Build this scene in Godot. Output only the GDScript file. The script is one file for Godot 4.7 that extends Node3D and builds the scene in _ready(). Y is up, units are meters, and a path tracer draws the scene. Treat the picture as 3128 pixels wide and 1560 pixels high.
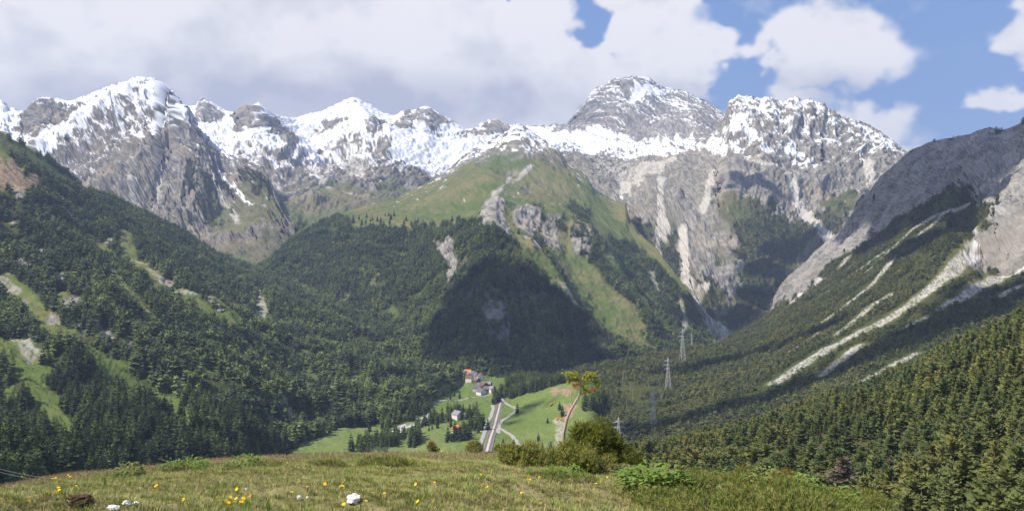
extends Node3D
# An alpine valley seen from a grassy knoll. Survey: every control point is a bearing and a real
# distance (metres) read from the place; land(), line() and area() build terrain from them in 3-D.

const FOC := 2709.0
const EYE_HEIGHT := 3.0
var sun_dir := Vector3(-0.75, 0.98, 0.26).normalized()   # towards the sun
var lands := {}
var counts := {}
var mats := {}

# ---------------------------------------------------------------- survey
func at(px: float, py: float, d: float) -> Vector3:
	return Vector3((px - 1564.0) * d / FOC, EYE_HEIGHT + (780.0 - py) * d / FOC, -d)

class Land:
	extends RefCounted
	var nu := 2
	var nv := 2
	var front := 2                      # rows on the side we see; the rest is the far side of the ridge
	var x0 := 0.0
	var x1 := 1.0
	var vy := PackedFloat32Array()
	var base := PackedVector3Array()
	var pos := PackedVector3Array()
	var nor := PackedVector3Array()
	var col := PackedColorArray()
	var ch := []                        # 0 relief 1 snow 2 scree 3 grass 4 wood 5 rock 6 soil
	var par := {}
	var noise := FastNoiseLite.new()
	var ridge := FastNoiseLite.new()
	var fine := FastNoiseLite.new()

	func setup(levels: Array, columns: int, rows: Array, p: Dictionary) -> void:
		par = p
		nu = columns
		x0 = p.x0
		x1 = p.x1
		var total := 1
		for r in rows:
			total += r
		front = total
		var nb: int = p.get("back_rows", 4)
		nv = total + nb
		var w := PackedFloat32Array()
		w.resize(nu * nv)
		vy.resize(nu * nv)
		base.resize(nu * nv)
		for i in nu:
			var x: float = lerpf(x0, x1, float(i) / (nu - 1))
			var ys := []
			var ws := []
			for l in levels:
				var k := 0
				var m: int = l.size() / 3
				while k < m - 2 and l[(k + 1) * 3] < x:
					k += 1
				var t: float = clampf((x - l[k * 3]) / (l[k * 3 + 3] - l[k * 3]), 0.0, 1.0)
				ys.append(lerpf(l[k * 3 + 1], l[k * 3 + 4], t))
				ws.append(lerpf(1.0 / l[k * 3 + 2], 1.0 / l[k * 3 + 5], t))
			var j := 0
			for k in rows.size():
				var n: int = rows[k]
				for r in n:
					var t := float(r) / n
					vy[j * nu + i] = lerpf(ys[k], ys[k + 1], t)
					w[j * nu + i] = lerpf(ws[k], ws[k + 1], t)
					j += 1
			vy[j * nu + i] = ys[-1]
			w[j * nu + i] = ws[-1]
		var rad: int = p.get("smooth", 8)
		for pass_ in 2:
			w = blur(w, rad, true)
			w = blur(w, rad, false)
		var back: float = p.get("back", 300.0)
		var drop: float = p.get("drop", 0.8)
		for i in nu:
			var x: float = lerpf(x0, x1, float(i) / (nu - 1))
			for j in front:
				var d := 1.0 / w[j * nu + i]
				base[j * nu + i] = Vector3((x - 1564.0) * d / 2709.0, 3.0 + (780.0 - vy[j * nu + i]) * d / 2709.0, -d)
			var top := base[(front - 1) * nu + i]
			var under := base[(front - 2) * nu + i]
			var away := Vector3(top.x - under.x, 0, top.z - under.z).normalized().lerp(Vector3(0, 0, -1), 0.6).normalized()
			for b in nb:
				var s: float = back * pow(float(b + 1) / nb, 1.6)
				base[(front + b) * nu + i] = top + away * s + Vector3(0, -drop * s, 0)
				vy[(front + b) * nu + i] = -9999.0
		for c in 7:
			var a := PackedFloat32Array()
			a.resize(nu * nv)
			a.fill(p.get("wood", 0.0) if c == 4 else 0.0)
			ch.append(a)
		var seed_: int = p.get("seed", 1)
		noise.seed = seed_
		noise.noise_type = FastNoiseLite.TYPE_SIMPLEX_SMOOTH
		noise.fractal_octaves = 4
		noise.frequency = 1.0
		ridge.seed = seed_ + 7
		ridge.noise_type = FastNoiseLite.TYPE_SIMPLEX_SMOOTH
		ridge.fractal_type = FastNoiseLite.FRACTAL_RIDGED
		ridge.fractal_octaves = p.get("octaves", 5)
		ridge.fractal_gain = p.get("gain", 0.5)
		ridge.frequency = 1.0
		fine.seed = seed_ + 13
		fine.noise_type = FastNoiseLite.TYPE_SIMPLEX
		fine.fractal_octaves = 3
		fine.frequency = 1.0

	func blur(a: PackedFloat32Array, r: int, along_v: bool) -> PackedFloat32Array:
		var o := a.duplicate()
		var many := nu if along_v else front
		var long := front if along_v else nu
		var step := nu if along_v else 1
		var sums := PackedFloat64Array()
		sums.resize(long + 1)
		for m in many:
			var start := m if along_v else m * nu
			for k in long:
				sums[k + 1] = sums[k] + a[start + k * step]
			for k in long:
				var w: int = mini(r, mini(k, long - 1 - k))
				o[start + k * step] = (sums[k + w + 1] - sums[k - w]) / (2 * w + 1)
		return o

	func where(px: float, py: float) -> Vector2:
		var fi: float = clampf((px - x0) / (x1 - x0) * (nu - 1), 0.0, nu - 1.001)
		var i := int(fi)
		var t := fi - i
		var lo := 0
		var hi := front - 1
		while hi - lo > 1:
			var m := (lo + hi) / 2
			if lerpf(vy[m * nu + i], vy[m * nu + i + 1], t) >= py:
				lo = m
			else:
				hi = m
		var a := lerpf(vy[lo * nu + i], vy[lo * nu + i + 1], t)
		var b := lerpf(vy[hi * nu + i], vy[hi * nu + i + 1], t)
		return Vector2(fi, lo + clampf((a - py) / maxf(a - b, 0.001), 0.0, 0.999))

	func bilinear(a: PackedVector3Array, q: Vector2) -> Vector3:
		var i := int(q.x)
		var j := int(q.y)
		var s := q.x - i
		var t := q.y - j
		return a[j * nu + i].lerp(a[j * nu + i + 1], s).lerp(a[(j + 1) * nu + i].lerp(a[(j + 1) * nu + i + 1], s), t)

	func on(px: float, py: float) -> Vector3:
		return bilinear(pos, where(px, py))

	# a ridge, gully, gravel run or strip of growth along surveyed points, w0 to w1 metres wide on the ground
	func line(c: int, amount: float, w0: float, w1: float, pts: Array, sharp := 1.0) -> void:
		var n := pts.size() / 2
		var p3 := []
		for k in n:
			p3.append(bilinear(base, where(pts[k * 2], pts[k * 2 + 1])))
		var a: PackedFloat32Array = ch[c]
		var wmax := maxf(w0, w1)
		var x_lo := 1e9
		var x_hi := -1e9
		var y_lo := 1e9
		var y_hi := -1e9
		var dmin := 1e9
		for k in n:
			x_lo = minf(x_lo, pts[k * 2])
			x_hi = maxf(x_hi, pts[k * 2])
			y_lo = minf(y_lo, pts[k * 2 + 1])
			y_hi = maxf(y_hi, pts[k * 2 + 1])
			dmin = minf(dmin, -p3[k].z)
		var m := wmax * 2709.0 / dmin * 1.1
		var i0: int = clampi(int((x_lo - m - x0) / (x1 - x0) * (nu - 1)), 0, nu - 1)
		var i1: int = clampi(int((x_hi + m - x0) / (x1 - x0) * (nu - 1)) + 1, 0, nu - 1)
		for j in nv:
			for i in range(i0, i1 + 1):
				var id := j * nu + i
				var yy := vy[id]
				if yy > y_hi + m or (yy < y_lo - m and yy > -9000.0):
					continue
				var p := base[id]
				var best := 0.0
				for k in n - 1:
					var s0: Vector3 = p3[k]
					var s: Vector3 = p3[k + 1] - s0
					var t := clampf((p - s0).dot(s) / s.length_squared(), 0.0, 1.0)
					var along := (k + t) / (n - 1)
					var w := lerpf(w0, w1, along)
					var e := 1.0 - (p - s0 - s * t).length() / w
					if c == 0:
						e *= 1.0 - pow(2.0 * along - 1.0, 4.0)
					if e > best:
						best = e
				if best > 0.0:
					a[id] += amount * (best if sharp == 1.0 else minf(1.0, best * sharp))
		ch[c] = a

	func area(c: int, amount: float, pts: Array, ragged := 4.0) -> void:
		var poly := PackedVector2Array()
		for k in pts.size() / 2:
			poly.append(where(pts[k * 2], pts[k * 2 + 1]))
		var lo := Vector2(1e9, 1e9)
		var hi := Vector2(-1e9, -1e9)
		for q in poly:
			lo = lo.min(q)
			hi = hi.max(q)
		var a: PackedFloat32Array = ch[c]
		for j in range(maxi(0, int(lo.y - ragged)), mini(nv - 1, int(hi.y + ragged)) + 1):
			for i in range(maxi(0, int(lo.x - ragged)), mini(nu - 1, int(hi.x + ragged)) + 1):
				var o := Vector2(noise.get_noise_2d(i * 0.09, j * 0.09 + 50.0), noise.get_noise_2d(i * 0.09 + 90.0, j * 0.09)) * ragged * 2.0
				if Geometry2D.is_point_in_polygon(Vector2(i, j) + o, poly):
					a[j * nu + i] += amount
		ch[c] = a

	func finish() -> void:
		# metres along the surface: across the fall line and down it
		var mid_row := front / 2 * nu
		var cu := 0.0
		for i in range(1, nu):
			cu += (base[mid_row + i] - base[mid_row + i - 1]).length() / (nu - 1)
		var cv := 0.0
		for j in range(1, front):
			cv += (base[j * nu + nu / 2] - base[(j - 1) * nu + nu / 2]).length() / (front - 1)
		var slant: float = deg_to_rad(par.get("slant", 0.0))
		var sc := cos(slant)
		var sn_ := sin(slant)
		var keep: float = par.get("stretch", 0.4)
		var amps: Array = par.get("amps", [30.0, 10.0, 2.5])
		var lens: Array = par.get("lens", [700.0, 180.0, 40.0])
		var soft: float = par.get("soft", 0.35)       # relief left where grass grows
		ch[5] = blur(blur(ch[5], 3, true), 3, false)
		var ledge: float = par.get("ledge", 0.0)
		var crag: float = par.get("crag", 14.0)
		var relief: float = par.get("relief", 0.5)
		pos.resize(nu * nv)
		nor.resize(nu * nv)
		col.resize(nu * nv)
		var grass := PackedFloat32Array()
		grass.resize(nu * nv)
		var gl: float = par.get("grass_line", -9999.0)
		var gs: float = par.get("grass_soft", 150.0)
		var gn: float = par.get("grass_noise", 1.0)
		var c0: PackedFloat32Array = ch[0]
		var c1: PackedFloat32Array = ch[1]
		var c2: PackedFloat32Array = ch[2]
		var c3: PackedFloat32Array = ch[3]
		var c4: PackedFloat32Array = ch[4]
		var c5: PackedFloat32Array = ch[5]
		var c6: PackedFloat32Array = ch[6]
		for j in nv:
			for i in nu:
				var id := j * nu + i
				var p := base[id]
				var ia := j * nu + mini(i + 1, nu - 1)
				var ib := j * nu + maxi(i - 1, 0)
				var ja := mini(j + 1, nv - 1) * nu + i
				var jb := maxi(j - 1, 0) * nu + i
				var n0 := (base[ia] - base[ib]).cross(base[ja] - base[jb]).normalized()
				if n0.y < 0.0:
					n0 = -n0
				var g := clampf(clampf(0.5 + (gl - p.y) / gs + gn * noise.get_noise_3d(p.x / 260.0, p.y / 160.0, p.z / 260.0), 0.0, 1.0) + c3[id] - c5[id], 0.0, 1.0)
				var crest := smoothstep(0.0, 26.0, float(absi(front - 1 - j)))
				var foot := smoothstep(0.0, 14.0, float(j))
				grass[id] = g
				var q := Vector2(i * cu * sc - j * cv * sn_, (i * cu * sn_ + j * cv * sc) * keep)
				var r1 := noise.get_noise_2d(q.x / lens[0], q.y / lens[0]) * 1.4
				var r2 := ridge.get_noise_2d(q.x / lens[1] + 31.0, q.y / lens[1])
				var r3 := ridge.get_noise_2d(q.x / lens[2], q.y / lens[2] + 70.0)
				var r4 := ridge.get_noise_2d(q.x / 240.0 + 11.0, (q.y / keep + 0.25 * q.x) / 26.0) if ledge > 0.0 else 0.0
				var k := lerpf(1.0, soft, g)
				var rocky := 0.0
				if c5[id] > 0.02:
					rocky = crag * minf(c5[id], 1.2) * (0.3 + 0.7 * crest) * (noise.get_noise_3d(p.x / 60.0, p.y / 110.0, p.z / 60.0) + 0.8 * ridge.get_noise_3d(p.x / 70.0, p.y / 130.0, p.z / 70.0) + 0.22 * ridge.get_noise_3d(p.x / 24.0, p.y / 34.0 + 5.0, p.z / 24.0) - 0.12)
					k *= 1.0 - 0.85 * minf(c5[id], 1.0)
				pos[id] = p + (n0 * 0.8 + Vector3(0, 0.2, 0)) * (c0[id] * relief * crest * foot + k * (amps[0] * r1 * crest * foot + amps[1] * r2 * (0.3 + 0.7 * crest) + amps[2] * r3 + ledge * r4) + rocky)
		var grain1: float = par.get("grain", [90.0, 24.0])[0]
		var grain2: float = par.get("grain", [90.0, 24.0])[1]
		var dark: Color = par.get("rock_dark", Color(0.10, 0.095, 0.09))
		var lite: Color = par.get("rock_light", Color(0.27, 0.255, 0.235))
		var warm: Color = par.get("rock_warm", Color(0.30, 0.24, 0.18))
		var gr1: Color = par.get("grass_a", Color(0.075, 0.105, 0.03))
		var gr2: Color = par.get("grass_b", Color(0.15, 0.145, 0.06))
		var scree: Color = par.get("scree", Color(0.40, 0.38, 0.35))
		var floor_: Color = par.get("wood_floor", Color(0.045, 0.052, 0.022))
		var soil := Color(0.26, 0.19, 0.13)
		var snow := Color(0.74, 0.76, 0.80)
		var sl: float = par.get("snow_line", 99999.0)
		var ss: float = par.get("snow_soft", 250.0)
		var sn: float = par.get("snow_noise", 1.2)
		var sk: float = par.get("snow_slope", 1.5)
		var snow_cap: float = par.get("snow_cap", 0.6)
		var snow_mid: float = par.get("snow_flat", 0.62)
		for j in nv:
			for i in nu:
				var id := j * nu + i
				var p := pos[id]
				var ia := j * nu + mini(i + 1, nu - 1)
				var ib := j * nu + maxi(i - 1, 0)
				var ja := mini(j + 1, nv - 1) * nu + i
				var jb := maxi(j - 1, 0) * nu + i
				var n := (pos[ia] - pos[ib]).cross(pos[ja] - pos[jb]).normalized()
				if n.dot(Vector3(0, 1, 0.3)) < 0.0:
					n = -n
				nor[id] = n
				var q := Vector2(i * cu * sc - j * cv * sn_, (i * cu * sn_ + j * cv * sc) * keep)
				var a := noise.get_noise_2d(q.x / grain1, q.y / grain1 + 40.0)
				var b := fine.get_noise_2d(q.x / grain2 + 7.0, q.y / grain2)
				var e := noise.get_noise_3d(p.x / 420.0, p.y / 420.0 + 3.0, p.z / 420.0)
				if c5[id] > 0.3:
					a = noise.get_noise_3d(p.x / 50.0, p.y / 90.0, p.z / 50.0)
					b = fine.get_noise_3d(p.x / grain2 * 1.3, p.y / grain2 * 0.7, p.z / grain2 * 1.3)
				var c := dark.lerp(lite, clampf(0.5 + 0.9 * a + 1.1 * b, 0.0, 1.0))
				c = c.lerp(warm, clampf(e * 1.5 - 0.25, 0.0, 0.6))
				var v := clampf(c2[id] * 1.6 + (0.5 * a + 0.6 * b) * 1.2 - 0.4, 0.0, 1.0)
				c = c.lerp(scree * (1.0 + 0.25 * b), v)
				var g := grass[id] * 2.0 - 0.5 + 0.9 * b + 0.5 * a - v
				var gc := gr1.lerp(gr2, clampf(0.45 + 1.3 * e + 0.7 * a + 0.7 * b, 0.0, 1.0))
				c = c.lerp(gc, clampf(g, 0.0, 1.0))
				c = c.lerp(floor_ * (1.0 + 0.5 * b), clampf(c4[id] * 1.5, 0.0, 0.85) * (1.0 - v))
				c = c.lerp(soil * (1.0 + 0.35 * b), clampf(c6[id] * 1.6 + 0.4 * b, 0.0, 1.0) if c6[id] > 0.02 else 0.0)
				var s := clampf((p.y - sl) / ss, -3.0, snow_cap) + c1[id] + sn * (0.85 * a + 0.45 * b) + sk * (n.y - snow_mid)
				c = c.lerp(snow * (0.97 + 0.05 * b), smoothstep(-0.12, 0.22, s))
				c.a = 1.0
				col[id] = c

	func mesh() -> ArrayMesh:
		var idx := PackedInt32Array()
		idx.resize((nu - 1) * (nv - 1) * 6)
		var o := 0
		for j in nv - 1:
			for i in nu - 1:
				var a := j * nu + i
				idx[o] = a
				idx[o + 1] = a + nu
				idx[o + 2] = a + 1
				idx[o + 3] = a + 1
				idx[o + 4] = a + nu
				idx[o + 5] = a + nu + 1
				o += 6
		var arr := []
		arr.resize(Mesh.ARRAY_MAX)
		arr[Mesh.ARRAY_VERTEX] = pos
		arr[Mesh.ARRAY_NORMAL] = nor
		arr[Mesh.ARRAY_COLOR] = col
		arr[Mesh.ARRAY_INDEX] = idx
		var m := ArrayMesh.new()
		m.add_surface_from_arrays(Mesh.PRIMITIVE_TRIANGLES, arr)
		return m

# ---------------------------------------------------------------- helpers
func numbered(called: String) -> String:
	var n: int = counts.get(called, 0)
	counts[called] = n + 1
	return called if n == 0 else "%s_%03d" % [called, n]

func tag(o: Node, label := "", category := "", group := "", kind := "") -> Node:
	if label: o.set_meta("label", label)
	if category: o.set_meta("category", category)
	if group: o.set_meta("group", group)
	if kind: o.set_meta("kind", kind)
	return o

func put(called: String, m: Mesh, material: Material, parent: Node = self, where := Vector3.ZERO) -> MeshInstance3D:
	var o := MeshInstance3D.new()
	o.name = numbered(called) if parent == self else called
	o.mesh = m
	o.material_override = material
	o.position = where
	parent.add_child(o, true)
	return o

func thing(called: String, label: String, category: String, where := Vector3.ZERO, turn := 0.0, group := "") -> Node3D:
	var o := Node3D.new()
	o.name = numbered(called)
	add_child(o)
	o.position = where
	o.rotation.y = turn
	tag(o, label, category, group)
	return o

func plain(c: Color, rough := 0.9) -> StandardMaterial3D:      # c: linear base colour
	var m := StandardMaterial3D.new()
	m.albedo_color = c.linear_to_srgb()
	m.roughness = rough
	m.metallic_specular = 0.3
	return m

func tinted(rough := 0.95, spec := 0.2) -> StandardMaterial3D:
	var m := StandardMaterial3D.new()
	m.vertex_color_use_as_albedo = true
	m.roughness = rough
	m.metallic_specular = spec
	return m

func structure(called: String, land: Land, material: Material) -> void:
	var o := put(called, land.mesh(), material)
	o.set_meta("kind", "structure")

# ---------------------------------------------------------------- sky
func sky_color(x: float, y: float, z: float, px: float, py: float, framed: bool, n1: FastNoiseLite, n2: FastNoiseLite) -> Color:
	# air: deeper blue overhead, pale at the horizon
	var up := clampf(y, 0.0, 1.0)
	var air := Color(0.235, 0.35, 0.55).lerp(Color(0.07, 0.155, 0.385), pow(up, 0.42) * 1.15 if up < 0.7 else 1.0)
	# cloud deck seen in perspective: features flatten towards the horizon
	var k := 1.0 / (y + 0.22)
	var big := n1.get_noise_3d(x * k * 0.55, y * 1.6, z * k * 0.55)
	var mid := n1.get_noise_3d(x * 4.0 + 5.0, y * 6.5, z * 4.0)
	var small := n2.get_noise_3d(x * 13.0, y * 17.0, z * 13.0)
	var puff := 1.0 - 2.2 * absf(n2.get_noise_3d(x * 6.5 + 1.0, y * 9.0, z * 6.5)) - 0.8 * absf(n1.get_noise_3d(x * 19.0, y * 24.0, z * 19.0))
	var cover := 0.16 + 1.5 * big + 0.5 * mid
	var wx := px + 150.0 * n2.get_noise_3d(x * 7.0 + 3.0, y * 9.0, z * 7.0) + 60.0 * small
	var wy := py + 110.0 * n2.get_noise_3d(x * 7.0, y * 9.0 + 8.0, z * 7.0) + 40.0 * n1.get_noise_3d(x * 26.0, y * 30.0, z * 26.0)
	if framed:
		var e := 0.0
		for c in CLOUDS:
			var dx: float = (wx - c[0]) / c[2]
			var dy: float = (wy - c[1]) / (c[3] if wy < c[1] else c[4])
			var q: float = c[5] * (1.0 - sqrt(dx * dx + dy * dy))
			if c[5] > 0.0:
				e = maxf(e, q)
			else:
				e = e + minf(0.0, q) * 0.8
		var edge := smoothstep(-420.0, -120.0, py) * smoothstep(-900.0, -500.0, px) * (1.0 - smoothstep(3600.0, 4000.0, px))
		cover = lerpf(cover, -0.30 + 1.6 * e + 0.20 * mid + 0.22 * small + 0.16 * puff, edge)
	var dens := smoothstep(-0.14, 0.42, cover + 0.16 * small)
	var thick := clampf(cover * 1.1 + 0.25 * mid, 0.0, 1.0)
	var lit := Color(0.61, 0.605, 0.63)
	var shade := Color(0.35, 0.365, 0.45)
	var tone := clampf(0.36 + 0.95 * small * 0.6 + 0.9 * mid + 0.4 * (1.0 - thick), 0.0, 1.0)
	if framed:
		tone = clampf(0.66 + 0.45 * small + 0.7 * mid + 0.38 * puff, 0.0, 1.0)
		for c in SHADES:
			var dx: float = (px - c[0]) / c[2]
			var dy: float = (py - c[1]) / c[3]
			tone += c[4] * maxf(0.0, 1.0 - sqrt(dx * dx + dy * dy))
		tone = clampf(tone, 0.0, 1.0)
	return air.lerp(shade.lerp(lit, tone), dens)

# cumulus banks: bearing x, y, half width, half height above and below, strength (negative: a gap of blue)
const CLOUDS := [
	[1720, 260, 330, 230, 200, 1.2], [2100, 215, 220, 150, 150, 1.0],
	[500, 150, 1500, 700, 500, 1.5], [1300, 150, 700, 500, 400, 1.4], [1960, 130, 300, 260, 250, 1.0], [2010, 250, 250, 160, 120, 0.75],
	[2180, 90, 260, 110, 110, 0.62], [2560, 165, 330, 175, 135, 1.05], [2450, 250, 220, 90, 80, 0.7], [2660, 170, 220, 110, 80, 0.7], [3110, 110, 120, 260, 110, 0.9], [3090, 330, 120, 70, 40, 0.85],
	[3170, 200, 140, 90, 60, 0.8], [2620, 385, 200, 80, 60, 0.6], [2420, 320, 200, 60, 60, 0.6], [2760, 450, 90, 40, 40, 0.6],
	[1772, 75, 90, 130, 95, -1.15], [1560, 5, 40, 25, 25, -1.6], [640, -5, 30, 30, 30, -1.4], [2290, 60, 70, 60, 60, -0.7], [2320, 170, 75, 60, 80, -0.7], [2285, 255, 140, 70, 50, -0.8], [2240, 10, 60, 40, 30, -0.8]]
# thick bellies of the banks and their bright heads
const SHADES := [
	[300, 330, 900, 130, -0.75], [1100, 320, 700, 120, -0.8], [1400, 260, 400, 120, -0.3], [500, 200, 300, 90, -0.25], [820, 130, 260, 100, 0.3], [1200, 100, 300, 110, 0.35], [2560, 260, 300, 70, -0.65], [2520, 130, 260, 80, 0.4], [2050, 120, 280, 120, 0.4],
	[1680, 130, 160, 160, 0.3], [3128, 180, 120, 90, -0.3], [3090, 300, 100, 40, 0.3], [1480, 350, 280, 60, -0.25], [2000, 300, 300, 70, -0.3], [200, 90, 300, 90, 0.25]]

func sky_texture() -> ImageTexture:
	var n1 := FastNoiseLite.new()
	n1.seed = 11
	n1.frequency = 1.0
	n1.fractal_octaves = 5
	n1.noise_type = FastNoiseLite.TYPE_SIMPLEX_SMOOTH
	var n2: FastNoiseLite = n1.duplicate()
	n2.seed = 23
	n2.fractal_octaves = 5
	var small := Image.create(512, 256, false, Image.FORMAT_RGBF)
	for j in 256:
		var el := PI * (0.5 - (j + 0.5) / 256.0)
		for i in 512:
			var az := TAU * (i + 0.5) / 512.0
			var x := sin(az) * cos(el)
			var z := -cos(az) * cos(el)
			var y := sin(el)
			if y < -0.03:
				small.set_pixel(i, j, Color(0.14, 0.15, 0.13))
				continue
			var ahead := z < -0.3
			small.set_pixel(i, j, sky_color(x, y, z, 1564.0 - FOC * x / z if ahead else 0.0, 780.0 + FOC * y / z if ahead else 0.0, ahead, n1, n2))
	var w := 4096
	small.resize(w, 2048, Image.INTERPOLATE_CUBIC)
	for j in range(800, 1030):
		var el := PI * (0.5 - (j + 0.5) / 2048.0)
		for i in range(-388, 389):
			var az := TAU * (i + 0.5) / w
			var x := sin(az) * cos(el)
			var z := -cos(az) * cos(el)
			var y := sin(el)
			small.set_pixel(posmod(i, w), j, sky_color(x, y, z, 1564.0 - FOC * x / z, 780.0 + FOC * y / z, true, n1, n2))
	return ImageTexture.create_from_image(small)

# ---------------------------------------------------------------- the lie of the land
func survey_lands() -> void:
	lands.clear()
	var l: Land
	# the pointed snow peak at the valley's left
	l = Land.new()
	l.setup([
		[-60, 600, 3900, 130, 660, 3800, 300, 740, 3500, 500, 830, 3150, 620, 860, 3050, 750, 860, 3000, 900, 800, 3050],
		[-60, 330, 5600, 0, 308, 5600, 8, 310, 5600, 23, 330, 5600, 43, 336, 5600, 70, 345, 5600, 89, 332, 5550, 113, 301, 5500, 128, 299, 5500, 187, 306, 5500, 206, 312, 5500, 237, 301, 5500, 272, 289, 5500, 311, 273, 5500, 362, 262, 5500, 389, 250, 5500, 405, 238, 5500, 424, 235, 5500, 459, 238, 5500, 473, 244, 5500, 477, 258, 5480, 490, 275, 5450, 506, 287, 5420, 516, 301, 5400, 533, 303, 5380, 545, 316, 5350, 560, 336, 5300, 572, 359, 5250, 591, 382, 5200, 623, 410, 5100, 658, 448, 4950, 700, 480, 4700, 731, 497, 4500, 794, 511, 4200, 809, 530, 4100, 833, 585, 3850, 860, 650, 3600, 900, 700, 3400]],
		330, [170], {"x0": -60.0, "x1": 900.0, "seed": 3, "snow_line": 760.0, "snow_soft": 420.0, "snow_noise": 1.7, "snow_slope": 1.6, "snow_flat": 0.66, "grain": [80.0, 17.0], "grass_line": -20.0, "grass_soft": 320.0, "amps": [60.0, 26.0, 12.0], "lens": [620.0, 170.0, 46.0], "back": 500.0,
		"rock_dark": Color(0.085, 0.08, 0.075), "rock_light": Color(0.25, 0.235, 0.215), "grass_a": Color(0.085, 0.115, 0.045), "grass_b": Color(0.15, 0.14, 0.085), "stretch": 0.7, "snow_cap": 0.45, "ledge": 5.0})
	l.line(0, 190.0, 420.0, 300.0, [450, 250, 400, 300, 300, 380, 220, 430, 136, 490])
	l.line(0, 120.0, 300.0, 300.0, [465, 250, 520, 350, 600, 450, 700, 560, 760, 620])
	l.line(0, 90.0, 260.0, 260.0, [440, 280, 460, 400, 430, 520, 400, 600])
	l.line(0, 110.0, 220.0, 160.0, [120, 305, 90, 360, 60, 400])
	l.line(0, -90.0, 240.0, 200.0, [260, 300, 230, 370, 170, 420, 60, 460])
	l.line(0, -45.0, 110.0, 110.0, [650, 500, 700, 580, 790, 640])
	l.line(0, -40.0, 90.0, 90.0, [490, 470, 490, 560, 465, 620])
	l.line(0, -40.0, 90.0, 80.0, [300, 420, 285, 500, 290, 570])
	l.area(1, 1.7, [455, 285, 400, 330, 330, 375, 240, 430, 130, 485, 100, 470, 30, 440, 120, 425, 250, 370, 330, 300, 420, 250])
	l.area(1, 1.4, [225, 355, 285, 335, 290, 355, 240, 385, 180, 410, 130, 405, 140, 380])
	l.area(1, 1.2, [-60, 345, 70, 350, 45, 400, 110, 425, 60, 450, -60, 420])
	l.area(1, -1.2, [110, 310, 220, 320, 240, 345, 190, 370, 150, 420, 90, 430, 45, 385])
	l.area(1, -1.3, [475, 250, 560, 330, 620, 420, 640, 460, 560, 400, 500, 320, 455, 260])
	l.area(1, -0.6, [520, 420, 700, 500, 700, 700, 300, 700, 250, 520, 400, 470])
	l.line(1, 2.0, 16.0, 16.0, [470, 390, 465, 430])
	l.line(1, 2.4, 20.0, 12.0, [655, 518, 690, 562, 740, 605, 790, 640])
	l.line(1, 2.0, 28.0, 16.0, [655, 452, 690, 470, 712, 482])
	l.line(1, 1.6, 30.0, 30.0, [425, 420, 432, 445])
	for g in [[493, 510, 478, 590, 455, 625], [290, 540, 284, 590], [410, 560, 400, 620, 440, 660], [600, 540, 660, 600, 720, 660], [700, 640, 730, 690]]:
		l.line(2, 1.0, 22.0, 26.0, g)
	l.area(3, 0.7, [740, 590, 880, 660, 830, 720, 640, 720, 690, 640])
	l.area(4, 0.8, [560, 540, 590, 545, 580, 610, 555, 610], 5)
	l.area(4, 0.9, [600, 590, 640, 560, 680, 650, 650, 680, 600, 660], 6)
	l.area(4, 0.9, [670, 560, 720, 590, 715, 610, 680, 600], 5)
	l.area(4, 0.7, [760, 520, 830, 600, 800, 610, 740, 540], 6)
	lands["left_peak"] = l

	# the far snow range and the high cirque before it
	l = Land.new()
	l.setup([
		[500, 860, 3000, 600, 890, 2950, 750, 900, 2900, 900, 880, 2900, 980, 800, 3100, 1050, 700, 3500, 1250, 640, 4000, 1450, 590, 4700, 1760, 540, 5200],
		[500, 590, 4300, 700, 620, 4000, 850, 640, 3900, 1000, 600, 4300, 1150, 590, 4500, 1300, 560, 4800, 1760, 510, 5400],
		[500, 440, 5600, 700, 470, 5400, 850, 480, 5400, 1000, 490, 5500, 1150, 500, 5300, 1300, 470, 5600, 1500, 450, 5900, 1760, 440, 6200],
		[500, 300, 7300, 549, 320, 7300, 584, 326, 7200, 599, 324, 7100, 607, 308, 7100, 619, 299, 7100, 630, 304, 7100, 642, 314, 7100, 681, 334, 7100, 720, 349, 7000, 735, 351, 6800, 741, 336, 6600, 753, 324, 6500, 770, 324, 6500, 786, 314, 6500, 802, 322, 6500, 813, 336, 6600, 844, 355, 7000, 905, 359, 7600, 948, 349, 7800, 987, 341, 7900, 1018, 324, 8000, 1057, 306, 8000, 1076, 299, 8000, 1096, 304, 8000, 1131, 322, 8000, 1166, 343, 7900, 1197, 355, 7800, 1212, 351, 7700, 1232, 340, 7600, 1244, 336, 7600, 1259, 341, 7600, 1275, 334, 7600, 1294, 324, 7600, 1317, 330, 7600, 1337, 345, 7600, 1364, 361, 7600, 1399, 380, 7600, 1423, 398, 7600, 1461, 394, 7700, 1485, 382, 7700, 1512, 375, 7700, 1531, 388, 7700, 1551, 394, 7600, 1640, 400, 7300, 1760, 400, 7000]],
		400, [36, 52, 66], {"x0": 500.0, "x1": 1760.0, "seed": 5, "snow_line": 640.0, "snow_soft": 190.0, "snow_noise": 1.5, "snow_slope": 1.6, "snow_flat": 0.62, "grain": [170.0, 34.0], "grass_line": 330.0, "grass_soft": 300.0, "amps": [70.0, 34.0, 14.0], "lens": [900.0, 260.0, 60.0], "back": 600.0, "smooth": 6,
		"rock_dark": Color(0.11, 0.105, 0.10), "rock_light": Color(0.27, 0.255, 0.235), "grass_a": Color(0.095, 0.12, 0.05), "grass_b": Color(0.17, 0.15, 0.10), "stretch": 0.8, "snow_cap": 0.55, "relief": 0.3, "ledge": 5.0})
	l.line(0, 240.0, 380.0, 300.0, [786, 315, 780, 380, 800, 440, 850, 490])
	l.line(0, 150.0, 250.0, 200.0, [745, 335, 730, 380, 705, 420])
	l.line(0, 120.0, 200.0, 200.0, [840, 370, 870, 420, 900, 480])
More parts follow.
